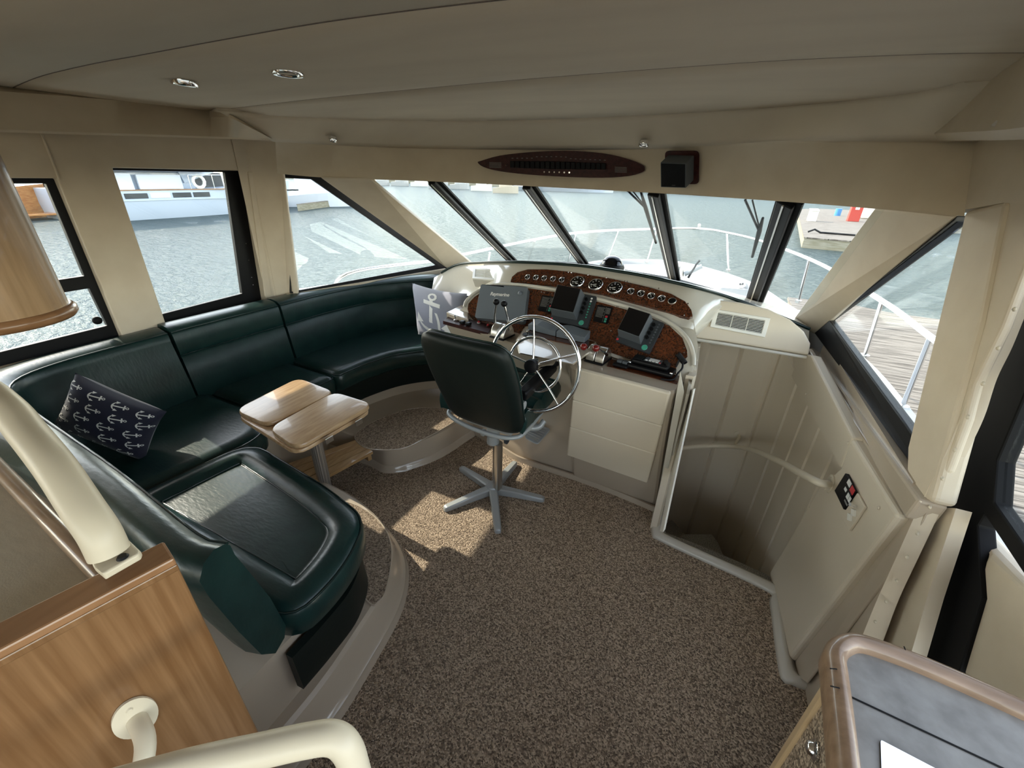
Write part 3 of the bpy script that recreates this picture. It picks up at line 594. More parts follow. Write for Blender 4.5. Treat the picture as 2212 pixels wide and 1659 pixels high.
# port triangle window: plane through corner post top, bottom and the forward foot
a_ = Vector((-2.37, 1.80, .88)); a_t = YP(610, 377, 1.93); f_ = Vector((-1.984, 2.997, .9)); d_t = YP(692, 385, 1.92)
nrm = (f_-a_).cross(a_t-a_).normalized()
to = [a_, PLP(598, 372, a_, nrm), PLP(700, 380, a_, nrm), PLP(985, 580, a_, nrm), PLP(965, 600, a_, nrm)]
ti = [PLP(636, 634, a_, nrm), PLP(622, 385, a_, nrm), PLP(680, 388, a_, nrm), PLP(950, 575, a_, nrm)]
to = [PLP(634, 646, a_, nrm), PLP(620, 374, a_, nrm), PLP(702, 378, a_, nrm), PLP(985, 580, a_, nrm)]
OF = Vector((-.05, .022, 0)); MB().prism([[p+OF for p in to], [p+OF for p in ti]], (-.02, .007, 0)).build('window_4', black, kind='structure', bevel=.003)
MB().prism([p+Vector((-.058, .025, 0)) for p in ti], (-.005, .001, 0)).build('window_4_glass', glassm, kind='structure')
MB().prism([Vector((-2.45, 1.75, .3)), Vector((-2.0, 3.02, .3)), Vector((-2.0, 3.02, .88)), Vector((-2.42, 1.80, .88))], (-.04, .015, 0)).build('wall_port_forward', vinyl, kind='structure')
pillar('wall_port_a_pillar', ZP(966, 580, .9), ZP(1024, 573, .9), YP(797, 384, 2.08), YP(688, 381, 1.93), (-.02, .05, 0))
# ---- windshield
sill = [Vector((-1.93, 3.16, .9)), Vector((-1.6, 3.49, .9)), Vector((-1.01, 3.73, .9)), Vector((-.215, 3.485, .9)), Vector((.314, 3.05, .9)), Vector((.545, 2.66, .9))]
head = [YP(745, 386, 2.03), YP(932, 390, 2.27), YP(1138, 400, 2.38), YP(1414, 415, 2.36), YP(1702, 434, 2.10), YP(1925, 452, 1.83)]
m = MB()
for i in range(5):
    a, b, c, d = sill[i], sill[i+1], head[i+1], head[i]; m = MB(); sh = Vector((0, .035, .02)); m.prism([a+sh, b+sh, c+sh, d+sh], (b-a).cross(d-a).normalized()*.005); m.build('window_%d' % (5+i), glassm, kind='structure')
for i in (1, 2, 3, 4):
    a, b = sill[i], head[i]; wd = {1: .030, 2: .034, 3: .040, 4: .046}[i]
    t = (b-a).normalized(); side = (sill[i+1]-sill[i-1]).normalized(); side = (side-side.dot(t)*t).normalized(); inn_ = side.cross(t)
    if inn_.y > 0: inn_ = -inn_
    m = MB(); m.loft([[q+side*wd*.75+inn_*0, q+side*wd*.75+inn_*.022, q-side*wd*.75+inn_*.022, q-side*wd*.75] for q in (a-t*.05, b)]); m.build('trim_%d' % (8+i), black, kind='structure', bevel=.004)
    m = MB(); m.loft([[q+side*wd*(k+.16)+inn_*.0225, q+side*wd*(k+.16)+inn_*.028, q+side*wd*(k)+inn_*.028, q+side*wd*k+inn_*.0225] for k in (-.1,) for q in (a-t*.05, b)]); m.build('trim_%d' % (12+i), brushed, kind='structure')
    m = MB(); m.loft([[q+side*wd*1.15-inn_*.01, q+side*wd*1.15-inn_*.025, q-side*wd*1.15-inn_*.025, q-side*wd*1.15-inn_*.01] for q in (a-t*.05, b)]); m.build('trim_%d' % (16+i), blackm, kind='structure')
pathsweep([(p.x, p.y) for p in sill], [(-.04, .87), (.03, .87), (.03, .915), (-.04, .915)], side=1).build('trim_21', blackm, kind='structure')
# ---- header above the windshield
hb = [YP(598, 375, 1.84), YP(690, 383, 1.96), YP(790, 387, 2.08), YP(935, 392, 2.25), YP(1140, 402, 2.36), YP(1415, 417, 2.34), YP(1700, 436, 2.08), YP(1890, 451, 1.85), XP(2084, 467, .62)]
ht = [ZP(590, 303, 1.735), ZP(700, 309, 1.735), ZP(790, 313, 1.735), ZP(900, 317, 1.735), ZP(1120, 320, 1.735), ZP(1400, 318, 1.735), ZP(1700, 305, 1.735), ZP(1850, 301, 1.735), ZP(2120, 300, 1.725)]
HB = crom(hb, 8); HT = crom(ht, 8)
m = MB(); rows = [HT, [p.lerp(q, .04)+Vector((0, .012, 0)) for p, q in zip(HT, HB)], [p.lerp(q, .97)+Vector((0, .004, 0)) for p, q in zip(HT, HB)], HB, [p+Vector((-.01 if p.x < -.9 else .01, .07, .01)) for p in HB], [p+Vector((0, .12, .1)) for p in HT]]
m.loft(rows, False, False); hdr = m.build('wall_header', vinyl, smooth=40, kind='structure')
MB().loft([HT, [p+Vector((0, .05, -.003)) for p in HT]], False, False)
# ---- ceiling
def ZF(px, py, top, k=.012):
    z = top
    for _ in range(30): x = ZP(px, py, z).x; z = .5*z+.5*max(top-.07, top-k*(x+.75)**2)
    return ZP(px, py, z)
c1 = [ZF(q[0], q[1], 1.858, .008) for q in [(470, 237), (580, 245), (700, 250.5), (850, 255), (1000, 257), (1150, 254), (1300, 248), (1500, 238), (1700, 224), (1850, 210), (2000, 190), (2110, 166)]]+[Vector((.62, 1.60, 1.84))]
s1 = [ZF(q[0], q[1], 1.885) for q in [(450, 235), (570, 220), (700, 205), (900, 185), (1110, 165), (1300, 149), (1500, 133), (1700, 119), (1900, 109), (2060, 103), (2212, 101)]]+[Vector((.66, 1.46, 1.86))]
s2 = [ZF(q[0], q[1], 1.885) for q in [(5, 193), (50, 170), (100, 152), (200, 128), (300, 109), (500, 70), (700, 34), (960, -2), (1300, -40), (1700, -75), (2200, -105)]]+[Vector((.66, .84, 1.865))]
NS = 48
R1, R2, R3 = [arclen(crom(c, 8), NS) for c in (c1, s1, s2)]
R4 = arclen([Vector((-2.4, -2.3, 1.83)), Vector((-1.5, -2.3, 1.88)), Vector((-.4, -2.3, 1.89)), Vector((.62, -2.3, 1.86))], NS)
R0 = arclen(crom([h+Vector((0, -.002, 0)) for h in ht], 8), NS)
def ceilpart(name, ra, rb, sub=6, sag=0.0, kw={}):
    rows = []
    for k in range(sub+1):
        t = k/sub; rows.append([a.lerp(b, t)+Vector((0, 0, -sag*math.sin(math.pi*t)*(1 if 0 < j < NS-1 else 1))) for j, (a, b) in enumerate(zip(ra, rb))])
    m = MB(); m.loft(rows, False, False); o = m.build(name, liner, kind='structure', smooth=60, **kw); sm = o.modifiers.new('solid', 'SOLIDIFY'); sm.thickness = .02; sm.offset = 0; return o
ceilpart('ceiling_fascia', R0, R1, 6, 0); ceilpart('ceiling', R1, R2, 6, 0); ceilpart('ceiling_mid', R2, R3, 8, 0); ceilpart('ceiling_aft', R3, R4, 10, 0)
MB().tube([p+Vector((0, 0, -.0085)) for p in R2], .0022, 6).build('trim_22', seamm, kind='structure')
MB().tube([p+Vector((0, 0, -.0085)) for p in R3], .0028, 6).build('trim_23', seamm, kind='structure')
# port soffit
sa = [Vector((-2.30, -2.2, 1.69)), ZP(0, 284, 1.695), ZP(150, 289, 1.705), ZP(300, 293, 1.715), ZP(455, 298, 1.727), ZP(520, 300, 1.732), ZP(584, 302, 1.737)]
sb_ = [Vector((-2.34, -2.2, 1.84)), ZP(0, 197, 1.822), ZP(150, 208, 1.835), ZP(300, 221, 1.845), ZP(455, 235, 1.855), ZP(520, 265, 1.79), ZP(588, 300, 1.74)]
RA = []; RB = []
for i in range(6):
    for k in range(5): RA.append(sa[i].lerp(sa[i+1], k/5)); RB.append(sb_[i].lerp(sb_[i+1], k/5))
RA.append(sa[-1]); RB.append(sb_[-1])
m = MB(); m.loft([[Vector((-2.52, p.y, p.z+.012)), p+Vector((-.03, 0, .006)), p+Vector((-.004, 0, -.002)), p+Vector((.003, 0, .006)), q, q+Vector((-.06, .01, .03)), Vector((-2.52, q.y, q.z+.03))] for p, q in zip(RA, RB)]); m.build('trim_24', vinyl, kind='structure', smooth=40)
# starboard soffit
sa = [ZP(2000, 299, 1.735), XP(2100, 297, .50), XP(2212, 291, .49), Vector((.46, .6, 1.68)), Vector((.46, -2, 1.68))]
sb_ = [ZP(2004, 294, 1.738), ZP(2060, 215, 1.84), ZP(2212, 125, 1.845), Vector((.44, .9, 1.87)), Vector((.44, -2, 1.87))]
RA = arclen(crom(sa, 8), 40); RB = arclen(crom(sb_, 8), 40)
m = MB(); m.loft([[Vector((.64, p.y, p.z)), p+Vector((.015, 0, -.006)), p+Vector((-.006, 0, .012)), q, q+Vector((.04, .01, .05)), Vector((.64, q.y, q.z+.05))] for p, q in zip(RA, RB)]); m.build('trim_25', vinyl, kind='structure', smooth=50)
# roof above, keeps daylight out of the joints
MB().prism([(-2.56, -2.2, 1.93), (.72, -2.2, 1.93), (.78, 1.9, 1.93), (.45, 2.35, 1.93), (-.1, 2.7, 1.93), (-.6, 2.80, 1.93), (-1.3, 2.78, 1.93), (-2.0, 2.58, 1.93), (-2.5, 2.0, 1.93)], (0, 0, .05)).build('roof', whiteg, kind='structure')
pathsweep([(-2.62, 1.75), (-2.42, 2.2), (-1.95, 2.6), (-1.3, 2.78), (-.6, 2.80), (.05, 2.62), (.5, 2.3), (.78, 1.9)], [(-.02, 1.60), (.05, 1.60), (.02, 1.96), (-.02, 1.96)], side=1).build('roof_edge', whiteg, kind='structure')
# aft bulkhead on each side of the open way aft
MB().box((-2.55, -2.25, 0), (-1.9, -2.2, 1.9)).build('wall_aft_port', vinyl, kind='structure')
MB().box((-2.55, -2.2, 0), (-2.5, -.6, .9)).build('wall_port_aft', vinyl, kind='structure')
MB().box((.62, -2.2, 0), (.67, .35, .9)).build('wall_starboard_aft', vinyl, kind='structure')
# ---- downlights
def downlight(p, n, r, lab):
    if r < .04: p = p+Vector((0, 0, .007)); r *= .8
    t = thing('ceiling_light', lab, 'ceiling light', p, 'chrome ceiling downlights'); M = frame(p, n, (0, 1, 0))
    MB().lathe([(r, -.01), (r, .002), (r*.93, .006), (r*.7, .004), (r*.62, -.004), (r*.62, -.01)], M, 32).build('bezel', chrome, t, smooth=60)
    MB().lathe([(r*.62, -.008), (r*.6, -.005), (r*.2, -.004)], M, 24).build('lens', brushed, t, smooth=60)
def cz(px, py, z): return ZP(px, py, z)
downlight(cz(622, 158, 1.871), (0, 0, -1), .048, 'larger chrome downlight in the ceiling above the sofa, right of its twin')
downlight(cz(400, 181, 1.856), (-.1, 0, -1), .042, 'chrome downlight in the ceiling nearest the port soffit')
downlight(ZP(410, 297.5, 1.722)+Vector((-.03, 0, .002)), (0, 0, -1), .035, 'small chrome light under the port soffit above the side window')
downlight(ZP(720, 305, 1.742), (0, -.35, -1), .03, 'small chrome light at the left end of the windshield header')
downlight(ZP(1390, 314.5, 1.738), (0, -.35, -1), .03, 'small chrome light above the switch panel and speaker')
downlight(ZP(1775, 302, 1.738), (0, -.35, -1), .034, 'small chrome light at the right end of the windshield header')
downlight(XP(2150, 288, .50)+Vector((.01, 0, 0)), (-.6, 0, -1), .03, 'chrome light under the starboard soffit by the door')
# ================================================================ HELM CONSOLE
def plane3(a, b, c):
    n = (b-a).cross(c-a).normalized()
    if n.dot(O-a) < 0: n = -n
    return (a.copy(), n)
def PP(px, py, pl, off=0): return PLP(px, py, pl[0]+pl[1]*off, pl[1])
L0, L1 = ZP(1020, 690, .85), ZP(1462, 810, .85)
LPp = plane3(L0, L1, ZP(1250, 637, 1.055))
UPp = plane3(PP(1105, 613, LPp), PP(1440, 692, LPp), ZP(1260, 577, 1.165))
hc = thing('helm_console', 'tan moulded helm console with two burl wood instrument panels below the windshield', 'helm console', (-.6, 2.0, 0))
# body
lv = {0: [(-1.25, 2.10), (-.95, 2.025), (-.79, 1.975), (-.47, 1.965), (-.455, 1.935), (.02, 1.905), (.028, 2.3), (-1.3, 2.5)],
      .55: [(-1.27, 2.06), (-.97, 1.99), (-.80, 1.92), (-.47, 1.89), (-.455, 1.75), (-.005, 1.705), (.028, 2.3), (-1.32, 2.5)],
      .80: [(-1.31, 1.94), (-1.0, 1.86), (-.80, 1.78), (-.50, 1.73), (-.455, 1.655), (-.012, 1.605), (.028, 2.3), (-1.36, 2.5)],
      .835: [(-1.315, 1.935), (-1.0, 1.85), (-.80, 1.775), (-.50, 1.725), (-.455, 1.645), (-.010, 1.60), (.028, 2.3), (-1.36, 2.5)],
      .845: [(-1.31, 1.945), (-1.0, 1.86), (-.80, 1.785), (-.50, 1.735), (-.452, 1.655), (-.012, 1.61), (.027, 2.3), (-1.355, 2.5)]}
MB().loft([[Vector((*q, z)) for q in roundpoly([(p[0], p[1]) for p in pts], .035, 3)] for z, pts in lv.items()]).build('body', gel, hc, smooth=30)
# the raised lip round the right hand tray, and side wall over the companionway
MB().prism([(.030, 1.605, .845), (.030, 1.72, .52), (.030, 1.90, .0), (.030, 2.42, .0), (.030, 2.42, .80), tuple(XP(1500, 738, .030)), (.030, 1.66, .865)], (.012, 0, 0)).build('side_wall', gelw, hc, bevel=.003)
# lower panel board (planar), rim and burl
Mpx = [(1003, 664), (1006, 652), (1020, 637), (1045, 622), (1080, 614), (1130, 616), (1200, 626), (1300, 648), (1400, 677), (1450, 700), (1482, 728), (1497, 762), (1498, 790)]
lowpx = [(1490, 830), (1380, 792), (1300, 762), (1200, 742), (1100, 722), (1015, 700), (975, 680)]
MB().prism([PP(*q, LPp, -.004) for q in Mpx+lowpx], -LPp[1]*.02).build('panel_board', gelw, hc)
bp = [(1010, 668), (1012, 656), (1024, 642), (1047, 626), (1082, 619), (1130, 621), (1200, 631), (1300, 654), (1398, 682), (1446, 704), (1474, 730), (1484, 757), (1485, 770), (1478, 777), (1468, 779), (1461, 792), (1460, 808), (1380, 782), (1300, 755), (1200, 738), (1100, 718), (1030, 700), (1013, 680)]
o = MB().prism([PP(*q, LPp, .001) for q in bp], -LPp[1]*.006).build('lower_instrument_panel', burlm, hc, label='dark red burl panel carrying displays and sun cover')
MB().tube(arclen(crom([PP(*q, LPp, .003) for q in Mpx], 6), 90), .0095, 8).build('panel_rim', gelw, hc, smooth=60)
# upper board: from the rim of the lower board to the dashboard brow
BO = -.012
bq_ = [ZP(938, 600, .90), ZP(985, 574, 1.0), ZP(1040, 568, 1.07)]+[PP(*q, UPp, BO) for q in [(1100, 567), (1180, 570), (1260, 576), (1320, 585), (1380, 595), (1440, 608), (1500, 622)]]+[ZP(1560, 639, 1.09), ZP(1620, 660, 1.05), ZP(1690, 687, .985), ZP(1748, 712, .935)]
fq_ = [ZP(930, 640, .84), ZP(985, 640, .86), ZP(1030, 636, .93)]+[PP(*q, UPp, BO) for q in [(1078, 616), (1130, 619), (1200, 629), (1270, 644), (1340, 662), (1400, 679), (1455, 702)]]+[PP(1500, 722, UPp, BO)+Vector((0, .05, 0)), YP(1507, 742, 2.44), YP(1600, 748, 2.46), YP(1745, 772, 2.46)]
BR = crom(bq_, 6); FT = crom(fq_, 6)
MB().loft([FT, [a.lerp(b, .5) for a, b in zip(FT, BR)], BR, [p+Vector((0, .035, .006)) for p in BR], [p+Vector((.0, .14 if abs(p.x+.6) < 1.2 else .1, -.02)) for p in BR]], False, False).build('dashboard', gelw, hc, smooth=50)
hw = [(p.x, p.y, p.z) for p in BR]
MB().loft([[p+Vector((0, .13, -.02)) for p in BR], [Vector((p.x*1.12+.09, 3.0+.75*(1-((p.x+.72)/1.3)**2)*.9-.05, .885)) for p in BR]], False, False).build('dash_shelf', gelw, hc, smooth=50)
up = [(1103, 608), (1106, 598), (1118, 588), (1140, 582), (1180, 582), (1230, 587), (1320, 602), (1400, 620), (1450, 635), (1480, 651), (1493, 669), (1496, 681), (1488, 686), (1470, 682), (1400, 661), (1300, 634), (1200, 616), (1130, 610)]
MB().prism([PP(*q, UPp, .002) for q in up], -UPp[1]*.03).build('gauge_panel', burlm, hc, label='upper burl wood strip filled with round gauges')
MB().tube([p+Vector((0, -.002, .004)) for p in BR[2:]], .0085, 8).build('brow_piping', piping, hc, smooth=60, label='dark green rolled edging')
m = MB(); [m.lathe([(.0035, 0), (.0025, .003)], frame(PP(*q, LPp, .001), LPp[1]), 8) for q in [(1080, 622), (1170, 631), (1176, 632), (1262, 645), (1330, 662), (1335, 663), (1390, 680), (1437, 700), (1478, 752), (1320, 715), (1478, 762), (1313, 700)]]
[m.lathe([(.0035, 0), (.0025, .003)], frame(PP(*q, UPp, .003), UPp[1]), 8) for q in [(1228, 588), (1234, 589), (1270, 594), (1310, 600), (1350, 607), (1355, 608), (1423, 623), (1486, 656), (1478, 681)]]
m.build('panel_screws', chrome, hc)
# padded locker front on the right of the console
f0 = plane3(Vector((-.45, 1.87, .14)), Vector((0, 1.83, .14)), Vector((-.45, 1.652, .80)))
tl, tr_, brr, bll = (1247, 791), (1451, 844), (1401, 1037), (1227, 977)
def bil(u, v):
    a = Vector(tl).lerp(Vector(tr_), u); b = Vector(bll).lerp(Vector(brr), u); return a.lerp(b, v)
for v0, v1, lb in [(0, .355, None), (.36, .665, None), (.67, 1, None)]:
    c = [bil(0, v0), bil(1, v0), bil(1, v1), bil(0, v1)]
    MB().prism([PP(*q, f0, -.005) for q in c], f0[1]*.022).build('locker_pad', padv, hc, bevel=.008, seg=3, smooth=40)
MB().prism([PP(1470, 800, f0, .0)+Vector((0, -.004, 0)), PP(1478, 846, f0), PP(1428, 1090, f0), PP(1419, 1085, f0)], (0, -.006, 0)).build('corner_trim', gelw, hc, bevel=.002)
# companionway door edge
MB().prism([XP(1484, 845, .047)+Vector((0, -.01, 0)), XP(1498, 842, .05), XP(1432, 1150, .055), XP(1425, 1148, .05)], (.006, .02, 0)).build('companionway_door_edge', white, hc, bevel=.002)
MB().prism([PP(*q, LPp, -.022) for q in [(1430, 680), (1498, 690), (1507, 742), (1503, 800), (1470, 800)]], -LPp[1]*.02).build('end_fill', gelw, hc)
# switch tray burl insets
tl_ = [(974, 679), (1063, 702), (1055, 719), (957, 693)]
MB().prism([ZP(*q, .85) for q in tl_], (0, 0, -.02)).build('switch_tray', burld, hc, label='reddish switch plate on the left of console')
MB().prism([ZP(*q, .874) for q in [(964, 674), (1003, 655), (1012, 668), (1012, 690), (985, 682)]], (0, 0, -.04)).build('tray_pocket', gel, hc, bevel=.008)
tr4 = [(1327, 760), (1477, 793), (1463, 829), (1311, 790)]
MB().prism([ZP(*q, .848) for q in tr4], (0, 0, -.01)).build('radio_tray', burlm, hc, label='burl plate holding the radio')
# steering pod hump carrying the grey covers
hp_ = [(1120, 765), (1113, 735), (1135, 705), (1180, 700), (1290, 738), (1292, 752), (1240, 790)]
MB().loft([[ZP(*q, .835)+Vector((0, .02, 0)) for q in hp_], [ZP(q[0]*.985+17.5, q[1]*.985+10, .885) for q in hp_], [ZP(q[0]*.93+84, q[1]*.93+51, .895) for q in hp_]]).build('steering_pod', gel, hc, smooth=60)
MB().prism([ZP(*q, .899) for q in [(1136, 722), (1150, 704), (1285, 738), (1272, 752)]], (0, 0, -.01)).build('pod_panel', burlm, hc)
# little moulded ears at panel ends
MB().prism([ZP(*q, .85) for q in [(1295, 727), (1318, 722), (1316, 757), (1296, 745), (1270, 762), (1262, 758)]], (0, 0, .03)).build('pod_ear', gel, hc, bevel=.012, seg=3)
MB().prism([ZP(*q, .85) for q in [(1466, 772), (1486, 778), (1484, 800), (1465, 800)]], (0, 0, .035)).build('pod_ear', gelw, hc, bevel=.012, seg=3)
# side pods with air vents
pod = thing('air_vent', 'white louvred air vent set in the padded panel above the companionway', 'vent', YP(1600, 720, 2.4), 'dashboard vents')
pp = plane3(YP(1505, 672, 2.22), YP(1748, 768, 2.24), YP(1600, 653, 2.27))
pdo = [(1502, 730), (1501, 690), (1508, 664), (1522, 651), (1548, 647), (1600, 653), (1660, 667), (1708, 690), (1738, 716), (1752, 742), (1748, 768), (1650, 752), (1560, 737)]
MB().prism([PP(*q, pp) for q in pdo], -pp[1]*.05).build('wall_pad_starboard', padv, kind='structure', bevel=.014, seg=3)
MB().tube([PP(1498, 733, pp, .004), PP(1560, 742, pp, .004), PP(1650, 757, pp, .004), PP(1742, 772, pp, .004)], .008, 8).build('trim_26', gelw, kind='structure')
def vent(root, q, pl, n, off):
    P = [PP(*k, pl, off) for k in q]; nn = pl[1]
    f = lambda u, v: P[0].lerp(P[1], u).lerp(P[3].lerp(P[2], u), v)
    io = [f(0, 0), f(1, 0), f(1, 1), f(0, 1)]; ii = [f(.08, .16), f(.92, .16), f(.92, .84), f(.08, .84)]
    MB().prism([io, ii], nn*.010).build('vent_frame', white, root, bevel=.002)
    MB().prism([p+nn*.0012 for p in ii], nn*.001).build('vent_back', blackm, root)
    m = MB()
    for i in range(n):
        v = .16+.68*(i+.5)/n; h = .68/n*.15
        m.prism([f(.08, v-h), f(.92, v-h), f(.92, v+h), f(.08, v+h)], nn*.008)
    for u in (.36, .64): m.prism([f(u-.005, .16), f(u+.005, .16), f(u+.005, .84), f(u-.005, .84)], nn*.006)
    m.build('louvre_slats', white, root)
vent(pod, [(1543, 668), (1663, 688), (1651, 729), (1533, 706)], pp, 9, .001)
lp_ = plane3(ZP(1024, 606, 1.0), ZP(1096, 610, 1.03), ZP(1060, 575, 1.065))
v2 = thing('air_vent', 'white louvred air vent at the left end of dashboard behind the sofa', 'vent', PP(1060, 600, lp_), 'dashboard vents')
vent(v2, [(1023, 581), (1097, 586), (1095, 610), (1021, 604)], lp_, 7, .012)
MB().prism([PP(*q, lp_, .012) for q in [(1023, 581), (1097, 586), (1095, 610), (1021, 604)]], -lp_[1]*.05).build('vent_box', gelw, v2)
# ---- gauges
def proto_gauge(r, big):
    g = thing('gauge', 'x', 'gauge'); I = Matrix.Identity(4)
    MB().lathe([(r, 0), (r, .004), (r*.93, .007), (r*.86, .0055), (r*.86, .002)], I, 32).build('bezel', chrome, g, smooth=50)
    f = MB(); f.lathe([(r*.87, 0), (r*.87, .0025)], I, 28)
    f.build('dial', blackg, g)
    m = MB(); nt_ = 8 if big else 5
    for i in range(nt_):
        a = math.radians(225-i*270/(nt_-1)) if big else math.radians(150-i*120/(nt_-1)); c, s = math.cos(a), math.sin(a)
        R_ = .62 if big else .66; m.box((-r*.06, -r*.05, .0026), (r*.06, r*.05, .0030), M=Matrix.Translation((c*r*R_, s*r*R_, 0)))
    m.box((-r*.2, -r*.34, .0026), (r*.2, -r*.24, .003))
    m.build('dial_marks', lightm, g)
    a = math.radians(200 if big else 140); m = MB(); M = Matrix.Rotation(a, 4, 'Z'); m.box((-.1*r, -r*.035, .0032), (r*.68, r*.035, .0038), M=M); m.build('needle', lightm, g)
    return g
gs = proto_gauge(.0185, False); gb = proto_gauge(.0395, True)
names_s = ['first small round gauge from the left end of upper burl strip', 'second small round gauge from the left end of upper burl strip', 'middle of five small round gauges left of the tachometers', 'fourth small round gauge from left end of upper burl strip', 'small round gauge just left of the large left tachometer', 'small round gauge just right of the large right tachometer', 'second small round gauge right of the large right tachometer', 'third small round gauge right of the large right tachometer', 'fourth small round gauge right of the large right tachometer']
for i, q in enumerate([(1140, 599), (1158, 600), (1176, 601.5), (1195, 603), (1214, 605), (1363, 630), (1385, 635), (1407, 640), (1429.5, 645.6)]):
    M = frame(PP(*q, UPp, .003), UPp[1]) @ Matrix.Scale(.93 if i < 5 else 1.0, 4)
    if i == 0: gs.matrix_world = M; gs['label'] = names_s[0]; gs['group'] = 'small gauges in the upper burl strip'
    else: dup(gs, M, names_s[i])
nb = ['large left tachometer in the upper burl strip', 'large middle dial with upright needle between the tachometers', 'large right tachometer in the upper burl strip']
for i, q in enumerate([(1247, 609), (1287, 615), (1328, 622)]):
    M = frame(PP(*q, UPp, .003), UPp[1])
    if i == 0: gb.matrix_world = M; gb['label'] = nb[0]; gb['group'] = 'large dials in the upper burl strip'
    else: dup(gb, M, nb[i])
t = thing('blank_gauge', 'dark blank round cap at the right end of gauge row', 'gauge'); M = frame(PP(1452, 651, UPp, .003), UPp[1])
MB().lathe([(.0190, 0), (.0190, .004), (.0175, .006), (.0167, .004)], None, 28).build('bezel', brushed, t, smooth=50); MB().lathe([(.0167, 0), (.0167, .0042)], None, 24).build('cap', blackm, t); t.matrix_world = M
# ---- displays
def quadf(q, pl, off):
    P = [PP(*k, pl, off) for k in q]; return (lambda u, v: P[0].lerp(P[1], u).lerp(P[3].lerp(P[2], u), v)), pl[1]
def display(q, lab, grp, buttons_lit):
    f, n = quadf(q, LPp, .002); t = thing('radar_display', lab, 'display', f(.5, .5), grp)
    R = lambda u0, v0, u1, v1: [f(u0, v0), f(u1, v0), f(u1, v1), f(u0, v1)]
    MB().prism(roundpoly(R(0, 0, 1, 1), .008, 3), n*.016).build('case', grayd, t, bevel=.003)
    h0 = [p+n*.015 for p in R(.03, .03, .70, .84)]; h1 = [p+n*.062 for p in R(.03, .0, .66, .76)]
    MB().loft([h0, h1]).build('hood', graypl, t, bevel=.002)
    MB().prism([p+n*.0625 for p in R(.045, .015, .645, .745)], n*.001).build('screen', blackg, t)
    for i in range(4): MB().lathe([(.0085, 0), (.0075, .010)], frame(f(.775-.005*i, .16+.14*i)+n*.016, n), 14).build('knob', black, t, smooth=40)
    m = MB(); m2 = MB()
    for i in range(8):
        m.lathe([(.0045, 0), (.004, .002)], frame(f(.895, .10+.085*i)+n*.016, n), 12) if i > 1 or not buttons_lit else m2.lathe([(.0055, 0), (.005, .002)], frame(f(.895, .10+.085*i)+n*.016, n), 12)
    m.build('key_column', greenm if buttons_lit else graypl, t)
    if buttons_lit: m2.build('lit_keys', lightm, t)
    MB().lathe([(.014, 0), (.012, .003)], frame(f(.82, .88)+n*.016, n), 20).build('cursor_pad', MATS['green_mark'], t, smooth=40)
    MB().lathe([(.006, 0), (.005, .002)], frame(f(.045, .93)+n*.016, n), 12).build('power_key', redm, t)
display([(1210, 628), (1291, 644), (1270, 712), (1189, 695)], 'larger dark radar display with green keys in the centre of burl panel', 'hooded navigation displays', True)
display([(1361, 677), (1436, 701), (1403, 767), (1330, 739)], 'dark radar display on the right of lower burl panel', 'hooded navigation displays', False)
def placard(q, lab):
    f, n = quadf(q, LPp, .002); t = thing('engine_placard', lab, 'placard', f(.5, .5), 'black engine placards')
    R = lambda u0, v0, u1, v1: [f(u0, v0), f(u1, v0), f(u1, v1), f(u0, v1)]
    MB().prism(roundpoly(R(0, 0, 1, 1), .004, 2), n*.004).build('plate', black, t)
    m = MB()
    for i in range(9): m.prism([p+n*.0041 for p in R(.07, .12+.07*i, .52 if i % 3 else .58, .12+.07*i+.022)], n*.0003)
    for i in range(6): m.prism([p+n*.0041 for p in R(.66, .1+.06*i, .92, .1+.06*i+.022)], n*.0003)
    m.prism([p+n*.0041 for p in R(.61, .05, .622, .95)], n*.0003); m.build('printed_lines', greyprint, t)
    for v, mm in ((.56, redm), (.70, greenm), (.84, greenm)): MB().prism([p+n*.004 for p in R(.72, v, .86, v+.10)], n*.003).build('lamp_button', mm, t)
placard([(1172, 638), (1204, 643), (1192, 677), (1162, 671)], 'black printed placard with red and green buttons left of the centre display')
placard([(1291, 659), (1324, 665), (1313, 701), (1281, 694)], 'black printed placard with red and green buttons right of the centre display')
# display cover with lettering
f, n = quadf([(1044, 620), (1145, 627), (1136, 702), (1031, 692)], LPp, .002)
t = thing('display_cover', 'slate grey plastic display cover with white lettering on left of burl panel', 'cover', f(.5, .5))
MB().prism(roundpoly([f(0, 0), f(1, 0), f(1, 1), f(0, 1)], .016, 5), n*.03).build('cover', slate, t, bevel=.007, seg=3, smooth=40)
MB().lathe([(.0135, 0), (.0135, .004), (.010, .010), (.004, .012)], frame(f(.86, .20)+n*.029, n), 24).build('knob', slate, t, smooth=60)
ex = (f(1, .3)-f(0, .3)).normalized(); ey = n.cross(ex); M = Matrix((ex, ey, n)).transposed().to_4x4(); M.translation = f(.45, .27)+n*.0305
link('lettering', text_mesh('Raymarine', .030, M, font_bold=True), lightm, t, label='white lettering')
# grey sun covers on the pod
def suncover(a, b, depth, h, lab):
    A_, B_ = ZP(*a, .90), ZP(*b, .90); e = (B_-A_); d = Vector((-e.y, e.x, 0)).normalized()
    rings = []
    for k in range(7):
        s = k/6; p = A_+e*s; bul = .006*math.sin(math.pi*s*1.0)+.004*math.sin(2*math.pi*s); rings.append([p, p+Vector((0, 0, h+bul)), p+d*depth+Vector((0, 0, h+.012+bul)), p+d*depth])
    t = MB().loft(rings).build('instrument_cover', slate, bevel=.003, label=lab, cat='cover', group='grey instrument covers'); return t
suncover((1140, 712), (1199, 727), .075, .028, 'left grey moulded instrument cover in front of the centre display')
suncover((1201, 728), (1262, 741), .075, .028, 'right grey moulded instrument cover in front of the centre display')
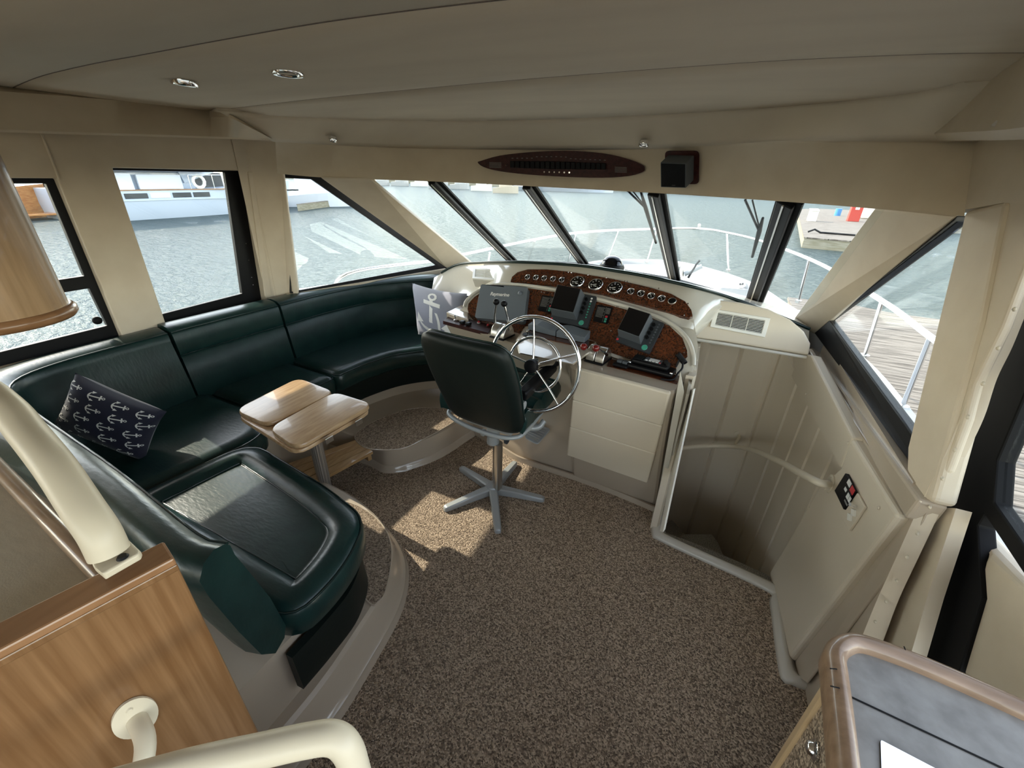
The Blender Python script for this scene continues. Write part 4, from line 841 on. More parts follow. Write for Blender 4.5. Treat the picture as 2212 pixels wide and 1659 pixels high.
# throttles
def throttle(base, knobs, kz, kn, lab, w=.062, back=0.02, hz=.85):
    b = ZP(*base, hz); t = thing('engine_control', lab, 'throttle', b)
    ang = math.radians(-10); Rz = Matrix.Translation(b) @ Matrix.Rotation(ang, 4, 'Z')
    MB().box((-w, -.055, 0), (w, .055, .008), M=Rz).build('base_plate', black, t, bevel=.003)
    for sx_ in (-1, 1):
        prof = [(.048*math.cos(a), .008+.062*math.sin(a)) for a in [math.pi*k/12 for k in range(13)]]
        m = MB(); m.loft([[Rz @ Vector((sx_*w*.04+sx_*x*(w*.9), y, z)) for y, z in prof] for x in (0, 1)]); m.build('housing', brushed, t, smooth=40, bevel=.003)
    for i, k in enumerate(knobs):
        kp = YP(*k, b.y+kz)
        rt_ = Rz @ Vector(((-1, 1)[i]*w*(.98 if 1 else .5), back, .045))
        mid = rt_.lerp(kp, .45)+Vector(((-1, 1)[i]*.006, 0, 0))
        MB().tube([rt_, mid, kp], [.008, .006, .0055], 10).build('lever', chrome, t, smooth=60)
        MB().sphere(kp, .0165, 18).build('knob', kn, t, smooth=80)
throttle((1085, 727), [(1072, 652), (1089, 656)], -.02, black, 'chrome twin lever control with black ball knobs on left of console', .045, .0, .85)
throttle((1292, 778), [(1261, 749), (1287, 752)], -.10, redk, 'chrome twin lever control with red ball knobs right of wheel', .046, -.02, .845)
# small switches left
def small(px, z=.851): return ZP(*px, z)
p = small((984, 692)); t = thing('toggle_switch', 'chrome toggle switch on left switch plate of the console', 'switch', p)
MB().lathe([(.012, 0), (.012, .004), (.006, .006)], Matrix.Translation(p), 16).build('collar', chrome, t, smooth=40); MB().tube([p, p+Vector((-.004, .004, .03))], [.003, .005], 10).build('lever', chrome, t, smooth=60)
for q, l in (((999, 699), 'black rocker switch next to the chrome toggle'), ((1012, 702.5), 'black rocker switch left of the red button')):
    p = small(q); MB().prism([(p.x-.015, p.y-.013, p.z), (p.x+.012, p.y-.017, p.z), (p.x+.015, p.y+.013, p.z), (p.x-.012, p.y+.017, p.z)], (0, 0, .017)).build('rocker_switch', black, bevel=.005, label=l, cat='switch')
for q, l in (((1034, 698), 'red push button with pale ring on the left switch plate'), ((1054, 705), 'small dark red knob at the right end of left switch plate')):
    p = small(q); t = thing('push_button', l, 'button', p); MB().lathe([(.010, 0), (.010, .004), (.006, .005)], Matrix.Translation(p), 18).build('ring', lightm if q[0] < 1040 else burld, t, smooth=40); MB().lathe([(.006, .004), (.006, .012), (.003, .014)], Matrix.Translation(p), 14).build('cap', redm, t, smooth=50)
# joystick
p = ZP(1140, 724, .895); t = thing('searchlight_joystick', 'small black round joystick base with chrome stub on steering pod', 'joystick', p)
MB().lathe([(.027, 0), (.025, .006), (.01, .008)], Matrix.Translation(p), 24).build('base', black, t, smooth=40); MB().tube([p, p+Vector((0, -.004, .028))], [.006, .009], 10).build('stick', chrome, t, smooth=60)
# windlass switch and radio on the right tray
p = ZP(1344, 789, .85); Mz = Matrix.Translation(p) @ Matrix.Rotation(math.radians(-12), 4, 'Z'); t = thing('trim_switch', 'black double trim switch block left of the radio handset', 'switch', p)
MB().box((-.034, -.034, 0), (.034, .034, .012), M=Mz).build('block', black, t, bevel=.004); MB().box((-.024, -.012, .012), (-.001, .014, .024), M=Mz).build('rocker', graypl, t, bevel=.003); MB().box((.001, -.012, .012), (.024, .014, .024), M=Mz).build('rocker', graypl, t, bevel=.003)
m = MB(); [m.prism([ZP(*k, .8485) for k in roundpoly([(q[0]-4, q[1]-3, 0), (q[0]+4, q[1]-1.5, 0), (q[0]+3, q[1]+3, 0), (q[0]-5, q[1]+1.5, 0)], 1, 1) for k in [(k.x, k.y)]], (0, 0, .0006)) for q in [(1331, 767), (1353, 769), (1367, 773)]]
m.build('switch_legend', lightm, label='pale printed switch legends on burl tray above the trim switch', cat='legend')
p = ZP(1408, 800, .85); Mz = Matrix.Translation(p) @ Matrix.Rotation(math.radians(-9), 4, 'Z'); t = thing('vhf_radio', 'black marine radio with pale display lying on the right burl tray', 'radio', p)
MB().box((-.105, -.042, 0), (.095, .042, .022), M=Mz).build('bracket', black, t, bevel=.010, seg=3)
MB().box((-.09, -.030, .022), (.07, .034, .044), M=Mz).build('body', black, t, bevel=.010, seg=3)
MB().box((-.085, -.026, .044), (-.045, .028, .048), M=Mz).build('speaker_grille', blackm, t, bevel=.002)
MB().box((-.038, -.018, .044), (.035, .026, .0465), M=Mz).build('face', graypl, t, bevel=.001)
MB().box((-.018, -.008, .0465), (.024, .018, .0475), M=Mz).build('display_window', lightm, t)
m = MB(); [m.box((-.032+.015*i, -.017, .0465), (-.022+.015*i, -.011, .0485), M=Mz) for i in range(4)]; m.build('keys', lightm, t)
MB().box((.028, -.017, .0465), (.034, -.011, .049), M=Mz).build('red_key', redm, t)
for x, y in ((-.095, -.02), (.088, -.03)): MB().lathe([(.007, 0), (.006, .003)], Mz @ Matrix.Translation((x, y, .022)), 12).build('screw', chrome, t, smooth=40)
for x in (.05, .064): MB().lathe([(.009, 0), (.008, .014)], Mz @ Matrix.Translation((x, .008 if x < .06 else -.012, .044)), 14).build('knob', black, t, smooth=40)
c = [Mz @ Vector(q) for q in [(.09, .03, .03), (.10, .045, .075), (.118, .02, .04), (.11, -.01, .02), (.105, -.04, .004), (.09, -.06, .003), (.06, -.07, .003)]]
MB().tube(crom(c, 8), .004, 8).build('cord', black, t, smooth=60)
a_, b_ = Mz @ Vector((.085, .035, .05)), Mz @ Vector((.115, .02, .03)); d = (b_-a_); u = d.cross(Vector((0, 0, 1))).normalized(); v = d.normalized().cross(u)
MB().tube([a_+Vector((0, .02, .03))+d*1.3*(k/60)+(u*math.cos(k*.9)+v*math.sin(k*.9))*.010 for k in range(61)], .0035, 6).build('coiled_cord', black, t, smooth=60)
# compass
p = ZP(1320, 580, 1.135)+Vector((0, .09, -.03)); p = ZP(1320, 587, 1.07)
t = thing('compass', 'black domed compass with glass top on the dash shelf by windshield', 'compass', p)
MB().lathe([(.075, -.03), (.07, .0), (.060, .012), (.05, .012)], Matrix.Translation(p) @ Matrix.Scale(1.38, 4), 32).build('base', whiteg, t, smooth=50)
MB().lathe([(.055, .010), (.057, .022), (.052, .034), (.045, .036)], Matrix.Translation(p) @ Matrix.Scale(1.38, 4), 32).build('housing', black, t, smooth=50)
MB().lathe([(.046, .034), (.042, .050), (.030, .064), (.012, .070)], Matrix.Translation(p) @ Matrix.Scale(1.38, 4), 28).build('dome', blackg, t, smooth=80)
MB().tube([p+Vector((.05*math.cos(a), .0, .03+.045*math.sin(a))) for a in [math.pi*k/14 for k in range(15)]], .0045, 8).build('hoop', black, t, smooth=60)
m = MB(); [m.box((-.003, -.052, .012), (.003, -.047, .022), M=Matrix.Translation(p) @ Matrix.Rotation(math.radians(a), 4, 'Z')) for a in range(-50, 51, 20)]; m.build('card_marks', anchw, t)
# ---- steering wheel
hub = YP(1150, 793, 1.47); bk = YP(1176, 768, 1.76)
ax = (O-hub); ax = Vector((-.03, -1, .18)).normalized()
sw = thing('steering_wheel', 'chrome ship-style steering wheel with two rings and five spokes', 'steering wheel', bk)
Mw = frame(hub, ax); ctr = hub-ax*.03
Mr = frame(YP(1152, 789, 1.53), ax)
def circ(M, r, n=64, z=0): return [M @ Vector((r*math.cos(math.tau*k/n), r*math.sin(math.tau*k/n), z)) for k in range(n)]
RR = .207
MB().tube(circ(Mr, RR), .0088, 12, closed=True).build('rim', chrome, sw, smooth=60)
MB().tube(circ(Mr, .120, 48, -.012), .0065, 10, closed=True).build('inner_ring', chrome, sw, smooth=60)
for k in range(5):
    a = math.radians(97-72*k); MB().tube([Mr @ Vector((.02*math.cos(a), .02*math.sin(a), .0)), Mr @ Vector((.12*math.cos(a), .12*math.sin(a), -.006)), Mr @ Vector((RR*math.cos(a), RR*math.sin(a), 0))], .0048, 8).build('spoke', chrome, sw, smooth=60)
MB().lathe([(.040, -.19), (.042, -.15), (.030, -.10), (.026, -.03), (.030, .0), (.030, .012)], Mr, 28).build('hub', chrome, sw, smooth=50)
MB().lathe([(.029, .010), (.031, .02), (.029, .034), (.02, .037)], Mr, 28).build('hub_cap', black, sw, smooth=50)
MB().lathe([(.055, -.24), (.055, -.205), (.045, -.19)], Mr, 28).build('mount_flange', black, sw, smooth=40)
m = MB(); [m.lathe([(.007, -.204), (.006, -.196)], Mr @ Matrix.Translation((.048*math.cos(a), .048*math.sin(a), 0)), 10) for a in (0, 1.26, 2.5, 3.8, 5)]; m.build('bolts', chrome, sw, smooth=40)
MB().cyl(Mr @ Vector((0, 0, -.2)), Mr @ Vector((0, .02, -.34)), .05, 24).build('column', gel, sw, smooth=40)
# ---- overhead switch panel and speaker on the header
_hv = [tuple(p) for p in HT+HB]; _nn = len(HT)
HBVH = BVHTree.FromPolygons(_hv, [(i, i+1, _nn+i+1) for i in range(_nn-1)]+[(i, _nn+i+1, _nn+i) for i in range(_nn-1)])
def hface(px, py, off=0):
    loc, n_, i_, d_ = HBVH.ray_cast(O, D(px, py).normalized())
    if n_.dot(O-loc) < 0: n_ = -n_
    d = D(px, py).normalized(); return loc-d*(off/max(.3, abs(d.dot(n_)))), n_
sp = thing('breaker_switchboard', 'long dark mahogany boat-shaped board of breakers on the header above the windshield', 'switchboard', hface(1210, 360)[0])
el = [(1032, 351), (1040, 347), (1080, 336), (1140, 329), (1200, 326), (1260, 327), (1320, 334), (1365, 346), (1389, 357), (1393, 364), (1389, 371), (1360, 380), (1300, 384), (1220, 382), (1140, 377), (1080, 370), (1045, 361)]
el = [(p.x, p.y) for p in crom([Vector((*q, 0)) for q in el], 3, True)]
nH = hface(1200, 360)[1]
_c = (1212, 355); _m = MB(); rg = []
for k_ in (1, .8, .6, .4, .2, .05): rg.append([hface(_c[0]+(q[0]-_c[0])*k_, _c[1]+(q[1]-_c[1])*k_, .016)[0] for q in el])
_m.loft([[hface(*q, -.004)[0] for q in el]]+rg); _m.build('panel', burld, sp, smooth=30)
def hs(px, py, w_, h_, off, dp, mb): 
    pts = [hface(px-w_/2, py-h_/2, off)[0], hface(px+w_/2, py-h_/2+.03*w_, off)[0], hface(px+w_/2, py+h_/2+.03*w_, off)[0], hface(px-w_/2, py+h_/2, off)[0]]; return mb.prism(pts, nH*dp)
for i in range(19):
    x = 1108+i*10.9; hs(x, 355+.022*(x-1108), 8.8, 17-abs(i-8)*.35, .021, .012, MB()).build('rocker_switch', blackm, sp, bevel=.002)
for i in range(6):
    p = hface(1176+i*10.8, 371.5+.25*i, .022)[0]; t_ = MB().lathe([(.0042, 0), (.0042, .003), (.0024, .003)], frame(p, nH), 14).build('fuse_ring', chrome, sp)
m = MB()
for i in range(20): hs(1107+i*10.5, 339.5+.02*i*10.5-(3 if 4 < i < 12 else 0)+abs(i-9)*.25, 4, 1.2, .022, .0004, m)
for x0, y0 in ((1056, 351), (1327, 361)):
    for j in range(5): hs(x0+14, y0+j*2.6, 26, .9, .022, .0004, m)
m.build('printed_labels', greyprint, sp)
p = hface(1094, 357, .022)[0]; MB().lathe([(.006, 0), (.005, .006), (.002, .012)], frame(p, nH), 14).build('key_switch', chrome, sp, smooth=50)
def hbox(q0, d0, d1): return [hface(*k, d0)[0] for k in q0], nH*(d1-d0)
pts, v_ = hbox(roundpoly([(1437, 326, 0), (1511, 326, 0), (1510, 398, 0), (1437, 398, 0)], 10, 4) and [(p.x, p.y) for p in roundpoly([(1437, 326, 0), (1511, 326, 0), (1510, 398, 0), (1437, 398, 0)], 10, 4)], .002, .018)
sk = thing('speaker', 'small black cube speaker on dark mahogany plate fixed to the header', 'speaker', hface(1475, 360)[0])
MB().prism(pts, v_).build('backing_plate', burld, sk, bevel=.002)
bq = [(1444, 334), (1500, 335), (1499, 389), (1444, 388)]
a4 = [hface(*q, .018)[0] for q in bq]; sc_ = [p+hface(1475, 360)[1]*.058+Vector((.0, 0, -.012)) for p in a4]
MB().loft([a4, sc_]).build('box', graypl, sk, bevel=.004)
cc = sum(sc_, Vector())/4
MB().prism([cc+(p-cc)*.93+nH*.001 for p in sc_], nH*.003).build('grille', blackm, sk, bevel=.001)
MB().prism([cc+(sc_[3]-cc)*.80+(sc_[2]-sc_[3])*t_+nH*.0045+Vector((0, 0, dz)) for t_, dz in ((.36, 0), (.5, 0), (.5, .003), (.36, .003))], nH*.0005).build('badge', greyprint, sk)
# ================================================================ SETTEE PLATFORM AND STEPS
fp = [(-.80, -.15), (-.785, .1), (-.775, .30), (-.774, .436), (-.79, .586), (-.833, .82), (-.935, .994), (-1.08, 1.10), (-1.25, 1.165), (-1.42, 1.20), (-1.65, 1.215)]
fpc = [(p.x, p.y) for p in crom([Vector((*q, 0)) for q in fp], 5)]+[(-2.46, 1.215), (-2.46, -.15)]
pad(fpc, [(0, 0), (.008, .012), (.012, .03), (.03, .045), (.045, .10), (.055, .135), (.068, .145)]).build('settee_platform', gel, smooth=35, kind='structure')
ci = [(770, 1226), (774, 1254), (788, 1290), (798, 1302), (808, 1307), (817, 1300), (830, 1285), (842, 1238), (846, 1190), (838, 1155), (820, 1128), (795, 1106), (762, 1089), (700, 1075), (690, 1110)]
MB().prism([ZP(*q, .1455) for q in [(p.x, p.y) for p in crom([Vector((*q, 0)) for q in ci], 4, True)]], (0, 0, .004)).build('floor_inset_near', carp, kind='structure')
MB().tube([ZP(p.x, p.y, .148) for p in crom([Vector((*q, 0)) for q in ci], 4, True)], .004, 6, closed=True).build('trim_27', gel, kind='structure', smooth=60)
f2 = [(-1.60, 1.49), (-1.485, 1.477), (-1.40, 1.53), (-1.346, 1.605), (-1.29, 1.70), (-1.26, 1.78), (-1.235, 1.88), (-1.22, 1.97), (-1.20, 2.06)]
f2c = [(p.x, p.y) for p in crom([Vector((*q, 0)) for q in f2], 5)]+[(-1.22, 2.45), (-1.9, 2.6), (-2.44, 2.0), (-2.46, 1.49)]
pad(f2c, [(0, 0), (.008, .012), (.012, .03), (.022, .04), (.028, .12), (.034, .158), (.046, .166)]).build('step_platform', gel, smooth=35, kind='structure')
c2 = [(766, 944), (779, 928), (820, 905), (875, 886), (920, 881), (961, 884), (985, 893), (988, 905), (960, 924), (909, 952), (880, 966), (850, 972), (806, 971), (780, 962)]
cc2 = [(p.x, p.y) for p in crom([Vector((*q, 0)) for q in c2], 4, True)]
MB().prism([ZP(*q, .1665) for q in cc2], (0, 0, .004)).build('floor_inset_far', carp, kind='structure')
MB().tube([ZP(*q, .168) for q in cc2], .004, 6, closed=True).build('trim_28', gel, kind='structure', smooth=60)
# teak slatted bridge between the two platforms
gr = thing('teak_grating', 'slatted teak board spanning floor gap behind the table post', 'grating', (-1.7, 1.35, .0))
g0, g1, g2, g3 = ZP(768, 950, .168), ZP(806, 975, .168), ZP(672, 1048, .155), ZP(590, 1012, .155)
for k in range(4):
    a, b = k/4+.006, (k+1)/4-.012
    MB().prism([g0.lerp(g1, a), g0.lerp(g1, b), g3.lerp(g2, b), g3.lerp(g2, a)], (0, 0, -.018)).build('slat', woodg, gr, bevel=.002)
MB().prism([g0.lerp(g3, .04)+Vector((0, 0, -.018)), g1.lerp(g2, .04)+Vector((0, 0, -.018)), g1.lerp(g2, .1)+Vector((0, 0, -.018)), g0.lerp(g3, .1)+Vector((0, 0, -.018))], (0, 0, -.03)).build('batten', woodg, gr)
# ================================================================ SETTEE
st = thing('settee', 'U-shaped dark green leather settee along the port windows', 'settee', (-1.9, 1.3, .14))
def seat_edge(o): return [(p.x, p.y) for p in crom([Vector((*q, 0)) for q in o], 4, True)]
# base walls under the seats
b1 = roundpoly([(-.88, -.1), (-.875, .40), (-.885, .60), (-.98, .74), (-1.2, .80), (-1.76, .86), (-1.90, 1.0), (-1.95, 1.13), (-2.46, 1.13), (-2.46, -.1)], .1, 4)
MB().loft([[Vector((p.x, p.y, z)) for p in b1] for z in (.10, .38)]).build('base', gel, st, smooth=35)
b1b = roundpoly([(-1.9, 1.02), (-1.97, 1.3), (-1.95, 1.6), (-2.46, 1.6), (-2.46, 1.02)], .04, 2)
MB().loft([[Vector((p.x, p.y, z)) for p in b1b] for z in (.0, .38)]).build('base', gel, st, smooth=35)
bw = [(-1.96, 1.56), (-1.94, 1.66), (-1.91, 1.86), (-1.81, 2.10), (-1.61, 2.29), (-1.32, 2.38)]
bwc = [(p.x, p.y) for p in crom([Vector((*q, 0)) for q in bw], 4)]+[(-1.25, 2.7), (-1.7, 2.9), (-2.3, 2.4), (-2.46, 1.56)]
MB().loft([[Vector((*q, z)) for q in bwc] for z in (.15, .40)]).build('base', gel, st, smooth=35)
# black kick panels
m = pathsweep(crom([Vector((-.862, .385, 0)), Vector((-.862, .50, 0)), Vector((-.875, .62, 0)), Vector((-.94, .73, 0)), Vector((-1.05, .775, 0)), Vector((-1.2, .795, 0)), Vector((-1.6, .835, 0))], 6), [(0, .20), (.028, .205), (.033, .22), (.026, .36), (0, .36)], side=-1); m.build('kick_panel', leatherd, st, smooth=50)
m = pathsweep(crom([Vector((*q, 0)) for q in bw], 5), [(0, .235), (.02, .24), (.03, .40), (0, .40)], side=-1); m.build('kick_panel', leatherd, st, smooth=50)
# seats
def cushion(name, outline, z0, z1, bol=None, rnd=.05, drop=.022):
    o = roundpoly([Vector((*q, 0)) for q in outline], rnd, 5); o = [(p.x, p.y) for p in o]
    o = [(p.x, p.y) for p in arclen([Vector((*q, 0)) for q in o], 90, True)]
    pr = [(.012, z0), (.0, z0+.012), (-.004, (z0+z1)/2), (.0, z1-.028), (.012, z1-.010), (.03, z1)]
    if bol: pr += [(bol*.55, z1+.006), (bol*.85, z1), (bol, z1-drop*.9), (bol*1.03, z1-drop)]
    else: pr += [(.06, z1+.004)]
    ob = pad(o, pr, fan=True).build(name, leather, st, smooth=70)
    rng = [Vector((p.x, p.y, z1-.016)) for p in inset(o, .004)]
    MB().tube(rng, .0035, 6, closed=True).build('piping', piping, ob, smooth=60)
    if bol: MB().tube([Vector((p.x, p.y, z1-drop*.95)) for p in inset(o, bol*1.02)], .003, 6, closed=True).build('seam', piping, ob, smooth=60)
    return ob
s1_ = [(-.820, .40), (-.820, .60), (-.90, .79), (-1.15, .85), (-1.70, .925), (-1.765, .42)]
cushion('seat_cushion', s1_, .395, .515, .105, .13)
s2_ = [(-1.775, .42), (-1.71, .93), (-1.74, 1.02), (-1.90, 1.11), (-2.40, 1.125), (-2.40, .42)]
cushion('seat_cushion', s2_, .385, .505, None, .05)
s3_ = [(-2.40, 1.135), (-1.93, 1.135), (-1.905, 1.38), (-1.885, 1.60), (-2.40, 1.625)]
cushion('seat_cushion', s3_, .38, .50, None, .04)
s4_ = [(-2.40, 1.635), (-1.93, 1.61), (-1.88, 1.61), (-1.86, 1.82), (-1.80, 2.02), (-1.67, 2.18), (-1.47, 2.28), (-1.30, 2.31), (-1.30, 2.75), (-1.7, 2.80), (-2.1, 2.6), (-2.33, 2.2)]
cushion('seat_cushion', s4_, .385, .51, None, .03)
# backs: swept profile, outward = away from the seats
bi = [ZP(*q, .85) for q in [(475, 1168), (435, 1157), (301, 1051), (226, 994), (105, 910), (50, 870), (30, 845), (33, 820), (60, 793), (90, 777)]]
bi = [Vector((-.84, .345, 0))]+[Vector((p.x, p.y, 0)) for p in bi[1:6]]+[Vector((-2.23, .455, 0)), Vector((-2.33, .52, 0)), Vector((-2.375, .64, 0)), Vector((-2.385, .80, 0)), Vector((-2.375, 1.06, 0))]
bm_ = [Vector((-2.37, 1.075, 0)), Vector((-2.355, 1.35, 0)), Vector((-2.33, 1.65, 0))]
bf_ = [Vector((-2.328, 1.665, 0)), Vector((-2.30, 2.0, 0)), Vector((-2.215, 2.33, 0)), Vector((-2.03, 2.60, 0)), Vector((-1.84, 2.73, 0)), Vector((-1.60, 2.77, 0))]
prof = [(-.055, .46), (-.035, .60), (-.018, .715), (-.006, .728), (-.014, .742), (-.008, .80), (-.002, .842), (.006, .858), (.03, .874), (.08, .880), (.115, .878), (.125, .86), (.125, .42), (-.02, .42)]
profa = [(-.066, .46), (-.05, .60), (-.02, .74), (-.004, .81), (-.002, .842), (.006, .856), (.035, .870), (.065, .862), (.086, .835), (.082, .78), (.055, .62), (.026, .48), (-.01, .425), (-.05, .43)]
def back(path, prf, nm='back_cushion'):
    P = arclen(crom(path, 6), 44); ob = pathsweep(P, prf, side=-1 if 1 else 1).build(nm, leather, st, smooth=60)
    return ob, P
def sideok(P):
    return 1
o1, P1 = None, None
def backs(path, prf, wide=False):
    P = arclen(crom(path, 6), 50); t = (P[1]-P[0]).normalized(); nn = Vector((-t.y, t.x, 0)); outw = (P[0]-Vector((-1.6, 1.3, 0)))
    sd_ = 1 if nn.dot(outw) > 0 else -1
    mb_ = MB(); rg = []
    for i, p in enumerate(P):
        t = (P[min(i+1, len(P)-1)]-P[max(i-1, 0)]).normalized(); n_ = Vector((-t.y, t.x, 0))*sd_
        k = (1+1.0*max(0, min(1, (i/len(P)-.22)/.3))) if wide else 1
        rg.append([p+n_*(o*k if o > 0 else o)+Vector((0, 0, z)) for o, z in prf])
    ob = mb_.loft(rg).build('back_cushion', leather, st, smooth=55)
    pp_ = []
    for i, p in enumerate(P):
        t = (P[min(i+1, len(P)-1)]-P[max(i-1, 0)]).normalized(); n_ = Vector((-t.y, t.x, 0))*sd_; pp_.append(p+n_*.003+Vector((0, 0, .853)))
    MB().tube(pp_, .004, 6).build('piping', piping, ob, smooth=60)
    P2 = P if not wide else P[24:]
    MB().tube([p+(pp_[-len(P2)+j]-P[-len(P2)+j]-Vector((0, 0, .853)))*(-4.0)+Vector((0, 0, .732)) for j, p in enumerate(P2)], .0035, 6).build('seam', piping, ob, smooth=60)
    return ob
backs(bi, profa, True); backs(bm_, prof); backs(bf_, prof)
# pillows
def pillow(name, lab, C_, U, V, T, m, motif, motm):
    "U, V half vectors; T half thickness"
    U, V = Vector(U), Vector(V); N = U.cross(V).normalized()
    if N.dot(O-C_) < 0: N = -N
    def pt(u, v, side, off=0):
        pin = 1-.07*(1-abs(u)**2)*abs(v)**6-.0; pinu = 1-.09*(1-u*u)*(v*v)**2; pinv = 1-.09*(1-v*v)*(u*u)**2
        h = T*max(0, (1-u**4))**.6*max(0, (1-v**4))**.6*(.8+.2*math.cos(u*2)*math.cos(v*2))
        wr = .006*math.sin(5*u+3*v)*math.sin(4*v)
        return C_+U*u*pinv+V*v*pinu+N*side*(h+off+wr*(1-u*u)*(1-v*v))
    n = 28; m_ = MB()
    for s in (1, -1):
        g = [[pt(-1+2*i/n, -1+2*j/n, s) for i in range(n+1)] for j in range(n+1)]
        m_.loft(g, False, False)
    def put(poly):
        # subdivide small motif faces on the surface
        fl = [Vector((*p, 0)) for p in poly]; tri = tessellate_polygon([fl])
        for t in tri:
            a, b, c = (fl[i] for i in t); K = 3; idx = {}
            vs = []; fs = []
            for i in range(K+1):
                for j in range(K+1-i):
                    q = a+(b-a)*i/K+(c-a)*j/K; idx[(i, j)] = len(vs); vs.append(pt(max(-.99, min(.99, q.x)), max(-.99, min(.99, q.y)), 1, .0016))
            for i in range(K):
                for j in range(K-i):
                    fs.append((idx[(i, j)], idx[(i+1, j)], idx[(i, j+1)]))
                    if i+j < K-1: fs.append((idx[(i+1, j)], idx[(i+1, j+1)], idx[(i, j+1)]))
            m_.add(vs, fs, 1)
    for poly in motif: put(poly)
    o = m_.build(name, [m, motm], None, smooth=80, label=lab, cat='cushion')
    return o
def anchor(cx, cy, s, rot=0, fancy=False, asp=1):
    c, sn = math.cos(rot), math.sin(rot)
    def T_(pts): return [(cx+(x*c-y*sn)*s, cy+(x*sn+y*c)*s*asp) for x, y in pts]
    P = []
    w = .09 if not fancy else .075
    P.append(T_([(-w, -.85), (w, -.85), (w, .62), (-w, .62)]))
    P.append(T_([(-.38, .38), (.38, .38), (.38, .56), (-.38, .56)]))
    R0, R1 = .20, .10
    ring = [(math.cos(a)*1, math.sin(a)*1) for a in [math.tau*k/10 for k in range(11)]]
    for k in range(10):
        a, b = ring[k], ring[k+1]; P.append(T_([(a[0]*R1, .80+a[1]*R1), (b[0]*R1, .80+b[1]*R1), (b[0]*R0, .80+b[1]*R0), (a[0]*R0, .80+a[1]*R0)]))
    for sg in (-1, 1):
        arc = [(sg*.70*math.sin(t), -.85+.70*(1-math.cos(t))*.9) for t in [k*.24 for k in range(6)]]
        for k in range(5):
            a, b = arc[k], arc[k+1]; w0 = .10-.01*k; P.append(T_([(a[0], a[1]-w0), (b[0], b[1]-w0), (b[0], b[1]+w0), (a[0], a[1]+w0)]))
        e = arc[-1]; P.append(T_([(e[0]-sg*.26, e[1]-.06), (e[0]+sg*.14, e[1]-.16), (e[0]+sg*.04, e[1]+.32)]))
    if fancy:
        for k in range(6):
            a0 = k*.5; P.append(T_([(.16+.12*math.sin(a0), .1-k*.17), (.26+.12*math.sin(a0), .1-k*.17), (.26+.12*math.sin(a0+.5), -.07-k*.17), (.16+.12*math.sin(a0+.5), -.07-k*.17)]))
    return P
TLp, TRp, BLp = YP(890, 611, 2.42), YP(1009, 634, 2.22), YP(903, 722, 2.22)
Cc = (TRp+BLp)/2; U_ = (TRp-TLp)/2; V_ = (TLp-BLp)/2
pillow('anchor_cushion', 'grey cushion printed with one large white anchor, leaning beside the helm', Cc, U_, V_, .075, greyc, anchor(-.05, -.05, .80, -.12, True), anchw)
mot = []
for r in range(5):
    for c in range(4):
        mot += anchor(-.78+.50*c+(.12 if r % 2 else 0)-.02*r, .74-.37*r, .175, -1.35, asp=1)
a, b, d = Vector((-2.22, .72, .80)), Vector((-1.83, .92, .70)), Vector((-2.16, .62, .50))
TLn, TRn, BLn = ZP(160, 815, .80), ZP(362, 893, .70), ZP(125, 925, .62)
TLn = XP(162, 806, -2.18); TRn = XP(366, 893, -1.93); BLn = ZP(112, 925, .66)
Cn = (TRn+BLn)/2; pillow('navy_cushion', 'navy blue cushion covered in small white anchors, slumped in sofa corner', Cn+Vector((0.0, .0, .01)), (TRn-TLn)/2*.97, (TLn-BLn)/2*.97, .095, navy, mot, anchw)
# ================================================================ TABLE
tb = thing('folding_table', 'small teak folding table with two leaves on a ribbed pedestal', 'table', (-1.5, 1.1, 0))
zt = .66
def tabl(px, z, th, nm, **kw):
    P = [ZP(*q, z) for q in px]; P = roundpoly(P, .06, 6); P = arclen(P, 64, True)
    o = [(p.x, p.y) for p in P]; return pad(o, [(.004, z-th), (0, z-th+.004), (0, z-.006), (.004, z-.001), (.010, z)]).build(nm, woodt, tb, smooth=40, **kw)
LB_ = [(505, 893), (642, 818), (812, 866), (640, 985)]
A4 = [(505, 885), (644, 815), (725, 846), (578, 918)]; B4 = [(577, 925), (722, 845), (808, 872), (640, 968)]
tabl([(509, 897), (648, 824), (806, 884), (640, 980)], zt-.022, .018, 'tabletop_base')
tabl(A4, zt, .021, 'table_leaf'); tabl(B4, zt, .021, 'table_leaf')
for q in ((711, 950), (775, 912)):
    p = ZP(*q, zt-.02); e = (ZP(775, 912, zt)-ZP(711, 950, zt)).normalized(); nn = Vector((e.y, -e.x, 0))
    m = MB(); m.prism([p-e*.018+Vector((0, 0, -.012)), p+e*.018+Vector((0, 0, -.012)), p+e*.018+Vector((0, 0, .012)), p-e*.018+Vector((0, 0, .012))], nn*.004); m.build('hinge', brushed, tb, bevel=.001)
pc = ZP(706, 1062, 0); pc = Vector((-1.60, 1.163, 0))
m = MB(); n_ = 36; ringf = lambda z, r: [Vector((pc.x+(r-(.0016 if k % 2 else 0))*math.cos(math.tau*k/n_), pc.y+(r-(.0016 if k % 2 else 0))*math.sin(math.tau*k/n_), z)) for k in range(n_)]
m.loft([ringf(.0, .031), ringf(.62, .031)]); m.build('pedestal', ribal, tb)
MB().lathe([(.085, .0), (.085, .006), (.04, .02)], Matrix.Translation(pc), 32).build('floor_plate', ribal, tb, smooth=40)
MB().lathe([(.05, .59), (.09, .615), (.09, .622)], Matrix.Translation(pc), 32).build('top_plate', ribal, tb, smooth=40)
